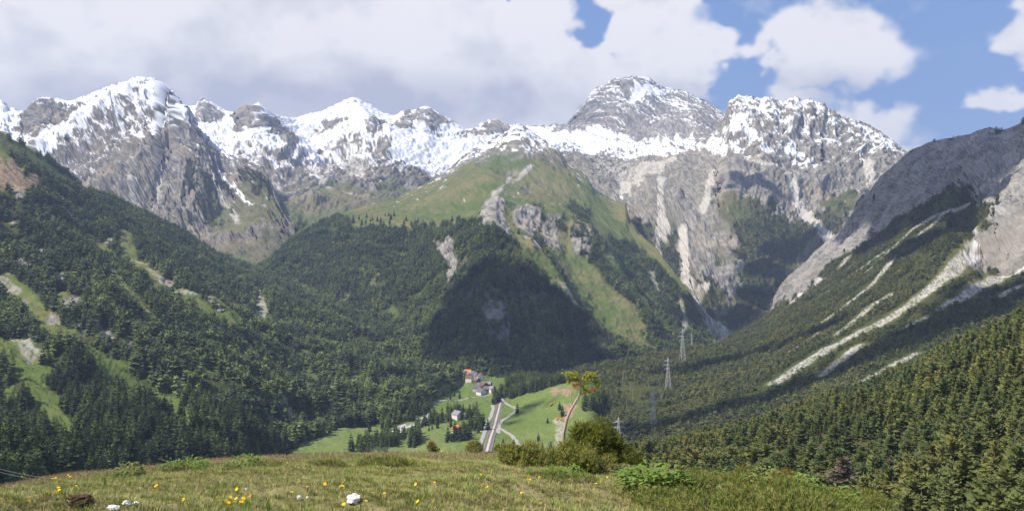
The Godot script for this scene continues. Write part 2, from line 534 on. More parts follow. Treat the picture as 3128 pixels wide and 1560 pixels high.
	l.line(0, -120.0, 300.0, 200.0, [860, 370, 930, 430, 960, 500])
	l.line(0, 130.0, 350.0, 250.0, [1076, 300, 1110, 370, 1130, 440])
	l.line(0, 110.0, 260.0, 200.0, [619, 300, 640, 350, 690, 370])
	l.line(0, 140.0, 300.0, 250.0, [1294, 325, 1250, 380, 1210, 440, 1160, 500, 1150, 560])
	l.line(0, 140.0, 260.0, 220.0, [1570, 385, 1500, 410, 1440, 440, 1410, 450])
	l.area(1, -1.9, [712, 420, 730, 370, 745, 340, 770, 335, 785, 370, 770, 400, 745, 425], 3)
	l.area(1, -2.1, [760, 410, 810, 385, 850, 370, 880, 400, 905, 450, 905, 490, 850, 470, 800, 440, 760, 440], 3)
	l.area(1, -1.5, [605, 310, 640, 318, 680, 355, 670, 375, 640, 372, 595, 365], 3)
	l.area(1, -1.1, [930, 395, 1010, 370, 1060, 390, 1040, 410, 990, 400, 940, 430], 5)
	l.area(1, -1.4, [1120, 365, 1175, 390, 1170, 430, 1140, 455, 1110, 420], 4)
	l.area(1, -1.6, [1000, 450, 1100, 445, 1110, 460, 1050, 468, 1010, 462], 3)
	l.area(1, -1.6, [1235, 340, 1300, 335, 1400, 380, 1360, 385, 1320, 405, 1280, 400, 1220, 365], 4)
	l.area(1, -1.7, [1185, 420, 1215, 380, 1250, 395, 1270, 415, 1220, 425], 3)
	l.area(1, -1.7, [1145, 470, 1175, 452, 1200, 470, 1180, 500, 1140, 500], 4)
	l.area(1, -1.7, [1390, 440, 1410, 408, 1440, 412, 1470, 430, 1500, 400, 1540, 390, 1550, 420, 1490, 448, 1460, 455], 4)
	l.area(1, 1.3, [850, 370, 930, 370, 980, 420, 960, 500, 900, 440], 4)
	l.area(1, 1.2, [1150, 440, 1250, 420, 1400, 430, 1480, 450, 1400, 510, 1300, 540, 1240, 520, 1200, 470], 6)
	l.area(1, 1.0, [640, 380, 720, 380, 700, 430, 760, 440, 700, 450, 650, 430], 4)
	l.area(2, 0.7, [1000, 480, 1100, 485, 1120, 560, 1080, 560, 1010, 510], 6)
	l.area(2, 0.6, [660, 450, 760, 470, 820, 520, 760, 510, 680, 480], 5)
	for g in [[840, 560, 880, 585, 920, 590], [940, 590, 1040, 600, 1150, 610], [930, 500, 980, 560, 1020, 600]]:
		l.line(2, 0.9, 30.0, 30.0, g)
	for g in [[800, 500, 845, 520], [945, 540, 985, 555], [960, 515, 975, 525]]:
		l.line(1, 2.4, 14.0, 14.0, g)
	l.area(4, 0.75, [520, 690, 640, 690, 800, 680, 920, 690, 960, 720, 900, 760, 520, 800], 6)
	lands["far_range"] = l

	# the great summit that carries the small glacier
	l = Land.new()
	l.setup([
		[1600, 520, 5300, 1900, 520, 5300, 2100, 500, 5200, 2280, 470, 5200],
		[1600, 415, 6900, 1640, 405, 6800, 1756, 398, 6500, 1850, 398, 6300, 1920, 412, 6100, 2020, 430, 5900, 2130, 440, 5600, 2280, 430, 5500],
		[1600, 398, 7200, 1686, 402, 7100, 1693, 392, 7000, 1721, 392, 7000, 1740, 393, 6900, 1756, 375, 6900, 1775, 347, 6900, 1791, 324, 6900, 1810, 285, 6950, 1822, 268, 7000, 1849, 262, 7000, 1865, 248, 7000, 1888, 240, 7000, 1903, 244, 7000, 1911, 238, 7000, 1931, 233, 7000, 1962, 235, 7000, 1981, 238, 7000, 1997, 252, 7000, 2028, 268, 7000, 2059, 273, 7000, 2098, 281, 6900, 2117, 293, 6800, 2152, 308, 6700, 2184, 328, 6600, 2203, 343, 6500, 2240, 375, 6300, 2280, 400, 6200]],
		230, [34, 84], {"x0": 1600.0, "x1": 2280.0, "seed": 9, "snow_line": 1480.0, "snow_soft": 600.0, "snow_noise": 2.3, "snow_slope": 1.5, "snow_flat": 0.66, "grain": [80.0, 18.0], "stretch": 0.28, "amps": [50.0, 26.0, 13.0], "lens": [700.0, 190.0, 50.0], "back": 700.0, "smooth": 4,
		"rock_dark": Color(0.13, 0.13, 0.135), "rock_light": Color(0.31, 0.30, 0.29), "rock_warm": Color(0.30, 0.26, 0.22), "slant": -60, "snow_cap": 0.1, "ledge": 5.0})
	l.line(0, 170.0, 330.0, 250.0, [1940, 240, 1900, 320, 1880, 390])
	l.line(0, 130.0, 230.0, 200.0, [1830, 270, 1800, 340, 1760, 395])
	l.line(0, -90.0, 200.0, 200.0, [1990, 280, 1940, 310, 1900, 350])
	l.line(0, 120.0, 200.0, 260.0, [2000, 380, 2080, 405, 2200, 360])
	l.area(1, 1.8, [1600, 405, 1690, 405, 1800, 400, 1860, 395, 1900, 415, 1960, 430, 2060, 430, 2140, 425, 2090, 480, 2000, 520, 1600, 520], 4)
	l.area(1, 2.2, [1915, 305, 1950, 285, 2010, 275, 2040, 290, 2000, 300, 1950, 312, 1920, 325], 3)
	l.area(1, 2.2, [1985, 378, 2005, 374, 2030, 390, 2010, 396], 2)
	l.area(1, 2.0, [2050, 325, 2065, 310, 2085, 325, 2060, 335], 2)
	l.area(1, -1.5, [1905, 400, 1935, 360, 1980, 375, 2060, 395, 2060, 420, 1980, 425, 1925, 420], 3)
	l.area(1, -1.0, [1880, 245, 1960, 250, 1950, 275, 1910, 300, 1890, 290], 3)
	l.area(1, -0.7, [1600, 520, 1760, 490, 2000, 500, 2100, 520], 3)
	lands["great_summit"] = l

	# the long limestone mountain on the right
	l = Land.new()
	l.setup([
		[1640, 600, 4600, 1745, 600, 4450, 1810, 640, 4200, 1872, 650, 4000, 1919, 700, 3700, 2005, 800, 3350, 2106, 930, 2900, 2184, 1100, 2450, 2300, 1120, 2550, 2400, 1060, 2700, 2500, 960, 2900, 2600, 860, 3000, 2700, 760, 3100, 2960, 680, 3200],
		[1640, 540, 4800, 1745, 535, 4700, 1810, 570, 4500, 1900, 570, 4500, 2000, 580, 4300, 2100, 640, 3900, 2200, 740, 3450, 2300, 760, 3400, 2420, 760, 3450, 2500, 720, 3500, 2600, 640, 3600, 2960, 600, 3700],
		[1640, 470, 5200, 1700, 484, 5200, 1732, 480, 5200, 1775, 472, 5200, 1833, 476, 5200, 1892, 487, 5200, 1938, 487, 5200, 1977, 478, 5200, 2036, 485, 5100, 2086, 468, 5000, 2125, 448, 4950, 2160, 421, 4950, 2199, 388, 5000, 2222, 350, 5000, 2226, 316, 5000, 2256, 292, 5000, 2276, 297, 5000, 2323, 301, 4980, 2350, 296, 4970, 2377, 308, 4960, 2396, 316, 4950, 2416, 301, 4940, 2439, 298, 4930, 2451, 312, 4920, 2478, 304, 4900, 2498, 318, 4890, 2517, 318, 4880, 2525, 336, 4870, 2548, 341, 4850, 2564, 355, 4840, 2595, 365, 4820, 2626, 371, 4800, 2673, 396, 4750, 2712, 421, 4700, 2735, 441, 4650, 2758, 460, 4600, 2850, 520, 4500, 2960, 590, 4400]],
		430, [80, 130], {"x0": 1640.0, "x1": 2960.0, "seed": 17, "grain": [70.0, 15.0], "snow_line": 860.0, "snow_soft": 330.0, "snow_noise": 1.9, "snow_slope": 1.6, "snow_flat": 0.68, "grass_line": 60.0, "grass_soft": 420.0, "grass_noise": 1.1, "amps": [76.0, 24.0, 12.0], "lens": [760.0, 190.0, 44.0], "back": 500.0, "soft": 0.6,
		"rock_dark": Color(0.125, 0.118, 0.108), "rock_light": Color(0.30, 0.285, 0.26), "rock_warm": Color(0.30, 0.25, 0.19), "scree": Color(0.44, 0.42, 0.385), "grass_a": Color(0.065, 0.085, 0.035), "grass_b": Color(0.14, 0.125, 0.075), "slant": 8, "stretch": 0.7, "snow_cap": 0.35, "ledge": 4.5, "relief": 0.2})
	l.line(0, 160.0, 420.0, 320.0, [2130, 450, 2080, 520, 2040, 600, 2060, 700])
	l.line(0, 150.0, 350.0, 300.0, [2230, 400, 2240, 500, 2300, 580, 2340, 660])
	l.line(0, -110.0, 260.0, 200.0, [2360, 450, 2400, 530, 2450, 630, 2530, 730])
	l.line(0, -90.0, 200.0, 200.0, [2140, 520, 2160, 600, 2110, 700, 2090, 850])
	l.line(0, -130.0, 350.0, 250.0, [1960, 490, 1930, 540, 1880, 600])
	l.line(0, 120.0, 260.0, 240.0, [2460, 480, 2560, 600, 2640, 700])
	l.area(1, 1.7, [2200, 395, 2225, 372, 2260, 350, 2320, 420, 2370, 460, 2300, 430, 2240, 400], 4)
	l.area(1, 1.7, [2100, 455, 2180, 415, 2215, 425, 2260, 455, 2300, 500, 2230, 470, 2160, 450], 4)
	l.area(1, 1.6, [2390, 445, 2410, 430, 2450, 440, 2490, 480, 2520, 510, 2450, 490, 2400, 470], 4)
	l.area(1, 1.6, [2320, 455, 2350, 450, 2370, 475, 2330, 480], 3)
	l.area(1, 1.0, [2620, 380, 2680, 410, 2760, 470, 2700, 490, 2640, 450], 5)
	l.line(1, 2.2, 22.0, 22.0, [2250, 320, 2320, 340, 2400, 375, 2500, 405, 2560, 430], 1.5)
	l.line(1, 2.2, 16.0, 16.0, [2590, 560, 2620, 590, 2640, 602])
	l.line(1, 1.8, 24.0, 14.0, [2625, 455, 2637, 495])
	l.area(1, 3.0, [1865, 602, 1905, 606, 1900, 616, 1872, 612], 1)
	l.area(1, -0.9, [1640, 480, 1900, 495, 2120, 460, 2260, 470, 2330, 520, 2560, 520, 2700, 500, 2960, 600, 2960, 700, 1640, 700], 4)
	l.area(2, 1.0, [1975, 500, 2080, 485, 1990, 560, 1910, 605, 1880, 600, 1920, 550], 6)
	l.area(2, 0.9, [2020, 590, 2035, 605, 2030, 650, 2050, 680, 2020, 735, 2000, 745, 2005, 660], 3)
	l.area(2, 0.6, [1820, 500, 1950, 500, 1920, 560, 1830, 560], 6)
	for g in [[2005, 740, 2005, 775, 2028, 791, 2059, 833, 2106, 888], [2106, 888, 2133, 942, 2145, 977, 2176, 1020, 2186, 1060], [2085, 690, 2090, 800, 2105, 870], [2405, 530, 2440, 620, 2470, 660, 2540, 740], [2110, 930, 2150, 870], [2640, 480, 2670, 560], [2190, 560, 2150, 650], [2250, 470, 2300, 520, 2400, 540]]:
		l.line(2, 1.3, 26.0, 30.0, g, 1.6)
	l.line(2, 1.6, 40.0, 60.0, [2140, 990, 2160, 1000, 2176, 1025, 2188, 1065], 1.8)
	l.area(3, 0.8, [2180, 640, 2300, 620, 2430, 660, 2520, 720, 2400, 800, 2300, 760, 2180, 800], 6)
	l.area(3, 0.7, [2500, 580, 2640, 590, 2600, 680, 2520, 660], 6)
	l.area(4, 0.85, [2240, 700, 2330, 640, 2440, 640, 2500, 730, 2440, 800, 2390, 870, 2330, 930, 2200, 1050, 2180, 1060, 2270, 860], 7)
	l.area(4, 0.9, [1920, 650, 1990, 690, 2000, 740, 1960, 720], 4)
	l.area(4, 0.9, [2020, 740, 2060, 690, 2080, 780, 2095, 850, 2060, 820], 4)
	l.area(4, 0.6, [2110, 860, 2180, 830, 2220, 900, 2170, 960, 2140, 960], 5)
	l.area(4, 0.5, [2460, 650, 2560, 650, 2600, 700, 2560, 760], 5)
	l.area(5, 0.9, [2080, 560, 2200, 640, 2260, 760, 2250, 880, 2130, 850, 2080, 700], 8)
	lands["limestone_mountain"] = l

	# the green mountain in the middle: forest, alp, cliffs and snow-dusted top
	l = Land.new()
	l.setup([
		[780, 900, 2650, 1000, 1020, 2250, 1200, 1110, 1950, 1330, 1200, 1650, 1400, 1230, 1560, 1540, 1200, 1640, 1700, 1180, 1720, 1850, 1150, 1850, 2000, 1140, 1950, 2184, 1120, 2150, 2210, 1120, 2150],
		[780, 850, 2850, 840, 795, 2950, 900, 750, 3050, 1030, 700, 3150, 1150, 695, 3150, 1300, 700, 3050, 1400, 705, 2950, 1480, 690, 2850, 1510, 645, 2850, 1600, 655, 2900, 1700, 660, 3000, 1800, 700, 3000, 1900, 775, 3000, 2000, 860, 2900, 2100, 950, 2750, 2184, 1062, 2400, 2210, 1070, 2380],
		[780, 845, 2880, 840, 790, 3000, 900, 735, 3150, 1030, 680, 3350, 1150, 650, 3500, 1300, 620, 3600, 1450, 590, 3700, 1600, 580, 3750, 1700, 600, 3700, 1800, 640, 3600, 1900, 700, 3400, 2000, 800, 3100, 2100, 920, 2800, 2184, 1059, 2420, 2210, 1068, 2400],
		[780, 828, 2950, 800, 814, 3000, 839, 785, 3100, 893, 728, 3250, 917, 705, 3300, 975, 678, 3450, 1030, 656, 3600, 1072, 643, 3700, 1150, 620, 3850, 1209, 606, 4000, 1247, 585, 4100, 1298, 561, 4200, 1356, 530, 4350, 1376, 516, 4400, 1410, 480, 4600, 1446, 455, 4700, 1477, 440, 4800, 1520, 425, 4900, 1555, 398, 5000, 1578, 376, 5000, 1594, 382, 5000, 1621, 402, 4900, 1660, 429, 4800, 1699, 460, 4650, 1726, 491, 4500, 1748, 506, 4400, 1791, 540, 4200, 1810, 572, 4100, 1872, 612, 3950, 1911, 622, 3800, 1919, 658, 3700, 1950, 709, 3550, 2005, 758, 3350, 2028, 791, 3200, 2059, 833, 3050, 2106, 888, 2850, 2133, 942, 2700, 2145, 977, 2620, 2176, 1022, 2500, 2184, 1055, 2430, 2210, 1065, 2410]],
		450, [120, 36, 62], {"x0": 780.0, "x1": 2210.0, "seed": 21, "grain": [60.0, 12.0],  "snow_line": 600.0, "snow_soft": 240.0, "snow_noise": 2.0, "snow_slope": 1.2, "snow_flat": 0.72, "grass_line": 430.0, "grass_soft": 260.0, "grass_noise": 1.1, "stretch": 0.6, "amps": [46.0, 22.0, 8.0], "lens": [560.0, 150.0, 36.0], "back": 350.0, "soft": 0.30,
		"rock_dark": Color(0.11, 0.105, 0.10), "rock_light": Color(0.32, 0.305, 0.28), "rock_warm": Color(0.34, 0.27, 0.20), "grass_a": Color(0.082, 0.12, 0.034), "grass_b": Color(0.17, 0.155, 0.075), "slant": -18, "snow_cap": 0.15, "ledge": 2.5})
	l.line(0, 120.0, 350.0, 250.0, [1578, 380, 1560, 460, 1500, 540, 1490, 620])
	l.line(0, 100.0, 300.0, 250.0, [1640, 420, 1700, 520, 1760, 620])
	l.line(0, 150.0, 260.0, 240.0, [1485, 640, 1490, 760, 1480, 880, 1500, 1000, 1540, 1100])
	l.line(0, -70.0, 120.0, 90.0, [1520, 640, 1530, 720, 1560, 800])
	l.line(0, -70.0, 170.0, 130.0, [1640, 660, 1700, 800, 1780, 920, 1880, 1040])
	l.line(0, 70.0, 170.0, 130.0, [1580, 700, 1640, 820, 1720, 950, 1830, 1070])
	l.line(0, 60.0, 150.0, 130.0, [1760, 680, 1840, 800, 1920, 920, 2010, 1040])
	l.line(0, -50.0, 120.0, 120.0, [1850, 700, 1930, 820, 2020, 950, 2090, 1050])
	l.line(0, -60.0, 200.0, 150.0, [1200, 720, 1240, 820, 1300, 950, 1360, 1080])
	l.line(0, 50.0, 200.0, 150.0, [1080, 720, 1140, 820, 1230, 930])
	# woods below the alp
	l.area(4, 1.0, [780, 830, 900, 735, 985, 680, 1030, 665, 1070, 700, 1150, 693, 1230, 705, 1310, 700, 1400, 715, 1440, 735, 1490, 705, 1500, 760, 1540, 800, 1600, 870, 1680, 950, 1760, 1000, 1850, 1090, 2200, 1075, 2200, 1200, 780, 1200], 5)
	l.area(4, -1.0, [1320, 758, 1380, 755, 1400, 800, 1415, 860, 1400, 920, 1365, 915, 1370, 850, 1335, 800], 3)
	l.area(5, 1.3, [1320, 758, 1380, 755, 1400, 800, 1415, 860, 1400, 920, 1365, 915, 1370, 850, 1335, 800], 3)
	l.area(5, 1.2, [1500, 635, 1520, 625, 1545, 700, 1560, 780, 1530, 770, 1500, 720], 3)
	l.area(5, 1.2, [1560, 650, 1600, 640, 1650, 650, 1640, 700, 1640, 750, 1600, 720, 1570, 690], 4)
	l.area(5, 1.1, [1660, 670, 1700, 665, 1720, 760, 1690, 770, 1655, 740], 4)
	l.area(5, 1.1, [1740, 690, 1790, 715, 1800, 780, 1760, 790, 1745, 740], 4)
	l.area(5, 0.9, [1580, 740, 1620, 800, 1640, 850, 1600, 830], 3)
	l.area(5, 1.0, [1400, 820, 1480, 830, 1470, 900, 1420, 900], 5)
	l.area(5, 1.2, [1420, 950, 1480, 940, 1520, 1000, 1560, 1080, 1545, 1120, 1500, 1090, 1470, 1040], 5)
	l.area(5, 1.0, [1560, 960, 1650, 950, 1700, 1000, 1650, 1030, 1580, 1010], 5)
	l.area(4, -0.8, [1420, 950, 1480, 940, 1520, 1000, 1560, 1080, 1545, 1120, 1500, 1090, 1470, 1040], 5)
	l.area(4, -0.5, [1560, 960, 1650, 950, 1700, 1000, 1650, 1030, 1580, 1010], 5)
	l.area(4, -0.5, [1400, 820, 1480, 830, 1470, 900, 1420, 900], 5)
	# tongues of wood on the sunny flank
	l.area(4, 0.8, [1560, 760, 1640, 760, 1700, 880, 1850, 1050, 1760, 1010, 1640, 900], 5)
	l.area(4, 0.95, [1660, 700, 1720, 690, 1790, 720, 1860, 850, 1960, 960, 2030, 1080, 1960, 1085, 1840, 940, 1720, 800], 5)
	l.area(4, 0.9, [1850, 720, 1910, 740, 2000, 800, 2090, 900, 2150, 1000, 2180, 1065, 2080, 1075, 2000, 940, 1920, 840], 5)
	l.area(4, 0.7, [1560, 655, 1650, 640, 1660, 690, 1580, 680], 4)
	l.area(4, 0.6, [1740, 620, 1790, 640, 1800, 700, 1760, 680], 4)
	for g in [[1500, 635, 1520, 625, 1545, 700, 1560, 780, 1530, 770, 1500, 720], [1560, 650, 1600, 640, 1650, 650, 1640, 700, 1640, 750, 1600, 720, 1570, 690], [1660, 690, 1700, 685, 1715, 760, 1690, 770, 1655, 740], [1745, 700, 1790, 715, 1800, 780, 1760, 790, 1745, 740], [1580, 740, 1620, 800, 1640, 850, 1600, 830], [1840, 770, 1870, 790, 1880, 840, 1850, 820]]:
		l.area(4, -0.75, g, 5)
		l.area(5, 0.5, g, 4)
	for g in [[1640, 700, 1720, 820, 1800, 920, 1900, 1010, 1940, 1060], [1760, 790, 1830, 880, 1890, 950, 1960, 1050], [1960, 900, 2020, 980, 2070, 1040, 2130, 1060], [1560, 760, 1650, 880, 1720, 960], [1715, 720, 1760, 820, 1830, 920]]:
		l.line(4, -1.3, 50.0, 60.0, g, 1.6)
		l.line(3, 0.6, 55.0, 65.0, g, 1.6)
	for g in [[1690, 930, 1720, 960, 1750, 990], [1600, 760, 1630, 810], [1990, 830, 2010, 880], [1975, 880, 2000, 910], [2080, 920, 2100, 990, 2090, 1010], [1560, 560, 1500, 620], [1800, 590, 1870, 620], [1620, 540, 1560, 580]]:
		l.line(2, 1.0, 22.0, 22.0, g, 1.4)
	for g in [[895, 850, 930, 890, 950, 905], [1040, 930, 1060, 900], [1130, 880, 1150, 850], [1200, 960, 1190, 930], [1270, 930, 1290, 900]]:
		l.line(4, -0.9, 26.0, 22.0, g, 1.5)
	l.area(1, -0.9, [1380, 530, 1480, 500, 1600, 510, 1720, 520, 1760, 560, 1760, 640, 1360, 640], 5)
	l.area(2, 0.5, [1400, 590, 1430, 575, 1460, 595, 1420, 610], 5)
	l.area(2, 0.45, [1580, 600, 1640, 590, 1660, 610, 1600, 620], 5)
	lands["green_mountain"] = l

	# the forested slope on the left
	l = Land.new()
	l.setup([
		[-70, 1540, 450, 0, 1520, 480, 400, 1470, 620, 700, 1450, 800, 860, 1420, 985, 900, 1375, 1060, 1007, 1335, 1130, 1016, 1318, 1170, 1117, 1310, 1190, 1270, 1260, 1310, 1350, 1215, 1440, 1420, 1180, 1600],
		[-70, 1270, 850, 0, 1265, 870, 200, 1250, 920, 400, 1240, 1000, 700, 1235, 1100, 900, 1225, 1250, 1100, 1190, 1400, 1250, 1160, 1550, 1350, 1165, 1600, 1420, 1172, 1640],
		[-70, 900, 1420, 0, 890, 1450, 200, 880, 1500, 400, 900, 1600, 600, 950, 1700, 800, 1010, 1750, 1000, 1060, 1800, 1150, 1080, 1850, 1250, 1100, 1850, 1350, 1140, 1750, 1420, 1168, 1660],
		[-70, 365, 2300, 0, 402, 2300, 23, 417, 2320, 78, 448, 2380, 128, 476, 2430, 171, 511, 2480, 218, 542, 2530, 261, 573, 2600, 288, 589, 2620, 323, 604, 2650, 374, 620, 2680, 428, 647, 2720, 486, 676, 2750, 510, 690, 2760, 564, 716, 2780, 595, 735, 2790, 623, 755, 2800, 661, 778, 2800, 720, 806, 2780, 770, 822, 2750, 817, 840, 2700, 875, 870, 2620, 934, 897, 2520, 1000, 925, 2400, 1100, 975, 2250, 1200, 1025, 2080, 1280, 1070, 1930, 1340, 1110, 1820, 1400, 1160, 1690, 1420, 1170, 1670]],
		470, [80, 110, 120], {"x0": -70.0, "x1": 1420.0, "seed": 33, "grain": [40.0, 9.0], "wood": 1.0, "grass_line": 900.0, "grass_soft": 300.0, "grass_noise": 0.8, "stretch": 0.35, "amps": [34.0, 16.0, 3.0], "lens": [420.0, 120.0, 28.0], "back": 300.0, "soft": 0.75,
		"rock_dark": Color(0.12, 0.115, 0.105), "rock_light": Color(0.33, 0.31, 0.285), "grass_a": Color(0.085, 0.125, 0.032), "grass_b": Color(0.155, 0.155, 0.06), "scree": Color(0.36, 0.34, 0.31), "slant": -42, "relief": 0.4, "crag": 5.0})
	l.line(0, 60.0, 170.0, 150.0, [60, 480, 140, 620, 260, 780, 400, 920, 560, 1060])
	l.line(0, -50.0, 110.0, 90.0, [150, 560, 240, 680, 330, 790, 420, 880, 560, 960])
	l.line(0, 55.0, 140.0, 120.0, [270, 600, 360, 720, 440, 800, 600, 940, 760, 1040])
	l.line(0, -45.0, 130.0, 90.0, [0, 860, 130, 960, 300, 1090, 480, 1210, 640, 1300])
	l.line(0, 50.0, 140.0, 120.0, [0, 760, 120, 860, 240, 980, 420, 1110, 600, 1220])
	l.line(0, 45.0, 160.0, 130.0, [560, 730, 700, 860, 860, 980, 1000, 1090, 1120, 1180])
	l.line(0, -35.0, 120.0, 100.0, [640, 840, 760, 950, 900, 1080, 1000, 1200])
	# bare upper shoulder
	l.area(4, -1.2, [-70, 350, 60, 430, 130, 480, 220, 545, 290, 595, 240, 600, 130, 530, 60, 500, -70, 480], 5)
	l.area(4, -1.2, [-70, 500, 0, 480, 70, 530, 115, 560, 115, 600, 60, 610, 0, 590, -70, 590], 5)
	l.area(6, 0.7, [-70, 500, 0, 485, 70, 535, 112, 565, 105, 595, 60, 600, 0, 585, -70, 585], 5)
	l.area(3, -0.2, [-70, 350, 60, 430, 220, 545, 60, 500, -70, 480], 5)
	# the hamlet's meadow hill
	l.area(4, -1.5, [1296, 1260, 1306, 1236, 1340, 1206, 1376, 1186, 1398, 1172, 1425, 1150, 1425, 1300, 1296, 1300], 2)
	# avalanche lanes
	for g in [[[0, 865, 60, 910, 100, 950, 170, 1020, 250, 1100, 330, 1160, 420, 1200, 480, 1230], 17.0, 22.0], [[370, 720, 390, 800, 430, 840, 500, 910, 580, 960, 640, 1000, 700, 1010], 15.0, 30.0], [[470, 790, 520, 840, 580, 900, 660, 970, 730, 1010], 15.0, 24.0], [[185, 640, 215, 680, 250, 710, 330, 770], 18.0, 14.0], [[290, 850, 340, 910, 380, 970, 440, 1010], 14.0, 10.0], [[480, 1225, 560, 1275, 640, 1310], 14.0, 16.0], [[0, 1090, 60, 1130, 100, 1170], 22.0, 16.0], [[110, 1180, 190, 1270, 200, 1300], 10.0, 14.0], [[800, 845, 900, 900], 14.0, 14.0], [[500, 1290, 560, 1340, 610, 1360], 16.0, 14.0]]:
		l.line(4, -1.5, g[1] * 1.15, g[2] * 1.15, g[0], 3.0)
		l.line(3, 0.8, g[1], g[2], g[0], 2.0)
	for g in [[[0, 870, 45, 900], 14.0], [[55, 1060, 90, 1100, 110, 1120], 15.0], [[300, 830, 345, 870], 14.0], [[385, 795, 440, 830], 8.0], [[440, 840, 520, 920, 620, 960, 660, 990], 8.0], [[200, 640, 240, 700], 9.0], [[320, 930, 350, 950], 10.0], [[60, 665, 45, 690], 16.0], [[780, 890, 800, 960], 9.0], [[1150, 1225, 1185, 1240], 12.0]]:
		l.line(4, -1.4, g[1], g[1], g[0], 2.0)
		l.line(2, 1.3, g[1], g[1], g[0], 2.0)
	for g in [[[775, 925, 805, 930, 822, 975, 856, 1000, 850, 1022, 812, 1008, 788, 965]], [[745, 1085, 780, 1083, 785, 1105, 815, 1110, 810, 1125, 770, 1115, 745, 1100]], [[1185, 1000, 1200, 985, 1215, 998]], [[820, 1240, 870, 1260, 880, 1290, 940, 1290, 930, 1270, 870, 1240]], [[0, 1230, 50, 1235, 110, 1225, 130, 1255, 160, 1280, 150, 1290, 60, 1275, 0, 1262]], [[850, 940, 830, 900, 810, 880, 820, 910]], [[240, 560, 262, 575, 250, 590]], [[300, 860, 340, 850, 360, 880, 310, 890]]]:
		l.area(4, -1.6, g[0], 3)
		l.area(2, 1.2, g[0], 3)
	l.area(4, -1.4, [0, 1180, 40, 1195, 60, 1225, 0, 1230], 4)
	l.area(3, 0.8, [0, 1180, 40, 1195, 60, 1225, 0, 1230], 4)
	l.area(6, 0.7, [890, 1285, 935, 1275, 935, 1292, 900, 1298], 3)
	var rng := RandomNumberGenerator.new()
	rng.seed = 12
	for k in 46:      # small outcrops in the steep wood
		var x := rng.randf_range(0.0, 520.0)
		var y := 560.0 + x * 0.55 + rng.randf_range(0.0, 330.0)
		var w := rng.randf_range(7.0, 13.0)
		l.line(4, -1.3, w, w, [x, y, x + rng.randf_range(-6.0, 6.0), y + rng.randf_range(6.0, 22.0)], 2.0)
		l.line(5, 1.3, w, w, [x, y, x + 2.0, y + 12.0], 2.0)
	for k in 40:      # thin spots and small glades lower down
		var x := rng.randf_range(60.0, 1250.0)
		var y := 900.0 + x * 0.15 + rng.randf_range(0.0, 300.0)
		l.line(4, -1.1, 14.0, 14.0, [x, y, x + 14.0, y + 12.0], 1.6)
	lands["left_slope"] = l

	# the right-hand cliff and its dwarf-pine talus
	l = Land.new()
	l.setup([
		[1660, 1240, 1330, 1720, 1260, 1260, 1800, 1300, 1150, 1850, 1420, 930, 2000, 1450, 860, 2300, 1430, 800, 2700, 1350, 760, 3000, 1200, 800, 3250, 1120, 820],
		[1660, 1200, 1430, 1720, 1205, 1420, 1800, 1210, 1380, 1900, 1230, 1300, 2000, 1240, 1250, 2300, 1190, 1250, 2700, 1060, 1250, 3000, 1000, 1180, 3250, 960, 1120],
		[1660, 1165, 1540, 1720, 1158, 1560, 1800, 1130, 1620, 1900, 1110, 1720, 2000, 1095, 1800, 2128, 1080, 1880, 2346, 978, 2250, 2400, 905, 2350, 2480, 858, 2350, 2560, 800, 2320, 2680, 730, 2220, 2800, 670, 2100, 2900, 640, 2000, 2950, 700, 1850, 3000, 800, 1620, 3060, 835, 1540, 3128, 815, 1500, 3250, 790, 1440],
		[1660, 1150, 1600, 1720, 1140, 1650, 1800, 1120, 1680, 1850, 1110, 1720, 1950, 1092, 1830, 2060, 1076, 1930, 2128, 1063, 2000, 2190, 1057, 2060, 2264, 1020, 2200, 2315, 985, 2320, 2346, 964, 2400, 2361, 933, 2450, 2377, 884, 2500, 2400, 849, 2550, 2459, 802, 2600, 2509, 752, 2600, 2556, 717, 2580, 2583, 693, 2560, 2603, 654, 2540, 2634, 604, 2520, 2665, 577, 2500, 2692, 538, 2470, 2750, 491, 2420, 2774, 468, 2400, 2797, 452, 2380, 2848, 433, 2340, 2887, 423, 2300, 2910, 421, 2280, 2930, 415, 2260, 2965, 410, 2230, 2988, 398, 2210, 3023, 390, 2190, 3058, 398, 2160, 3081, 392, 2140, 3116, 380, 2110, 3128, 368, 2100, 3250, 335, 2000]],
		460, [70, 110, 110], {"x0": 1660.0, "x1": 3250.0, "seed": 41, "grain": [40.0, 8.0], "crag": 11.0, "wood": 0.9, "grass_line": 900.0, "grass_soft": 300.0, "grass_noise": 0.5, "stretch": 0.9, "amps": [9.0, 3.5, 1.2], "lens": [330.0, 90.0, 24.0], "back": 350.0, "soft": 0.5, "smooth": 5,
		"rock_dark": Color(0.12, 0.115, 0.108), "rock_light": Color(0.31, 0.30, 0.285), "rock_warm": Color(0.25, 0.225, 0.195), "grass_a": Color(0.055, 0.075, 0.025), "grass_b": Color(0.095, 0.095, 0.035), "scree": Color(0.50, 0.48, 0.455), "slant": 52})
	var cliff := [2350, 970, 2375, 880, 2400, 845, 2460, 798, 2556, 712, 2583, 690, 2603, 650, 2640, 600, 2692, 535, 2774, 464, 2850, 430, 3000, 392, 3250, 330, 3250, 560, 3128, 600, 3060, 640, 3000, 640, 2960, 620, 2940, 540, 2900, 570, 2800, 645, 2720, 680, 2640, 745, 2600, 770, 2540, 800, 2500, 860, 2450, 905, 2400, 925]
	l.area(5, 1.6, cliff, 4)
	l.area(4, -1.5, cliff, 4)
	var crag := [3128, 470, 3100, 580, 3050, 680, 2990, 750, 2960, 800, 2990, 830, 3040, 825, 3080, 845, 3128, 830, 3250, 800, 3250, 440]
	l.area(5, 1.6, crag, 5)
	l.area(4, -1.5, crag, 5)
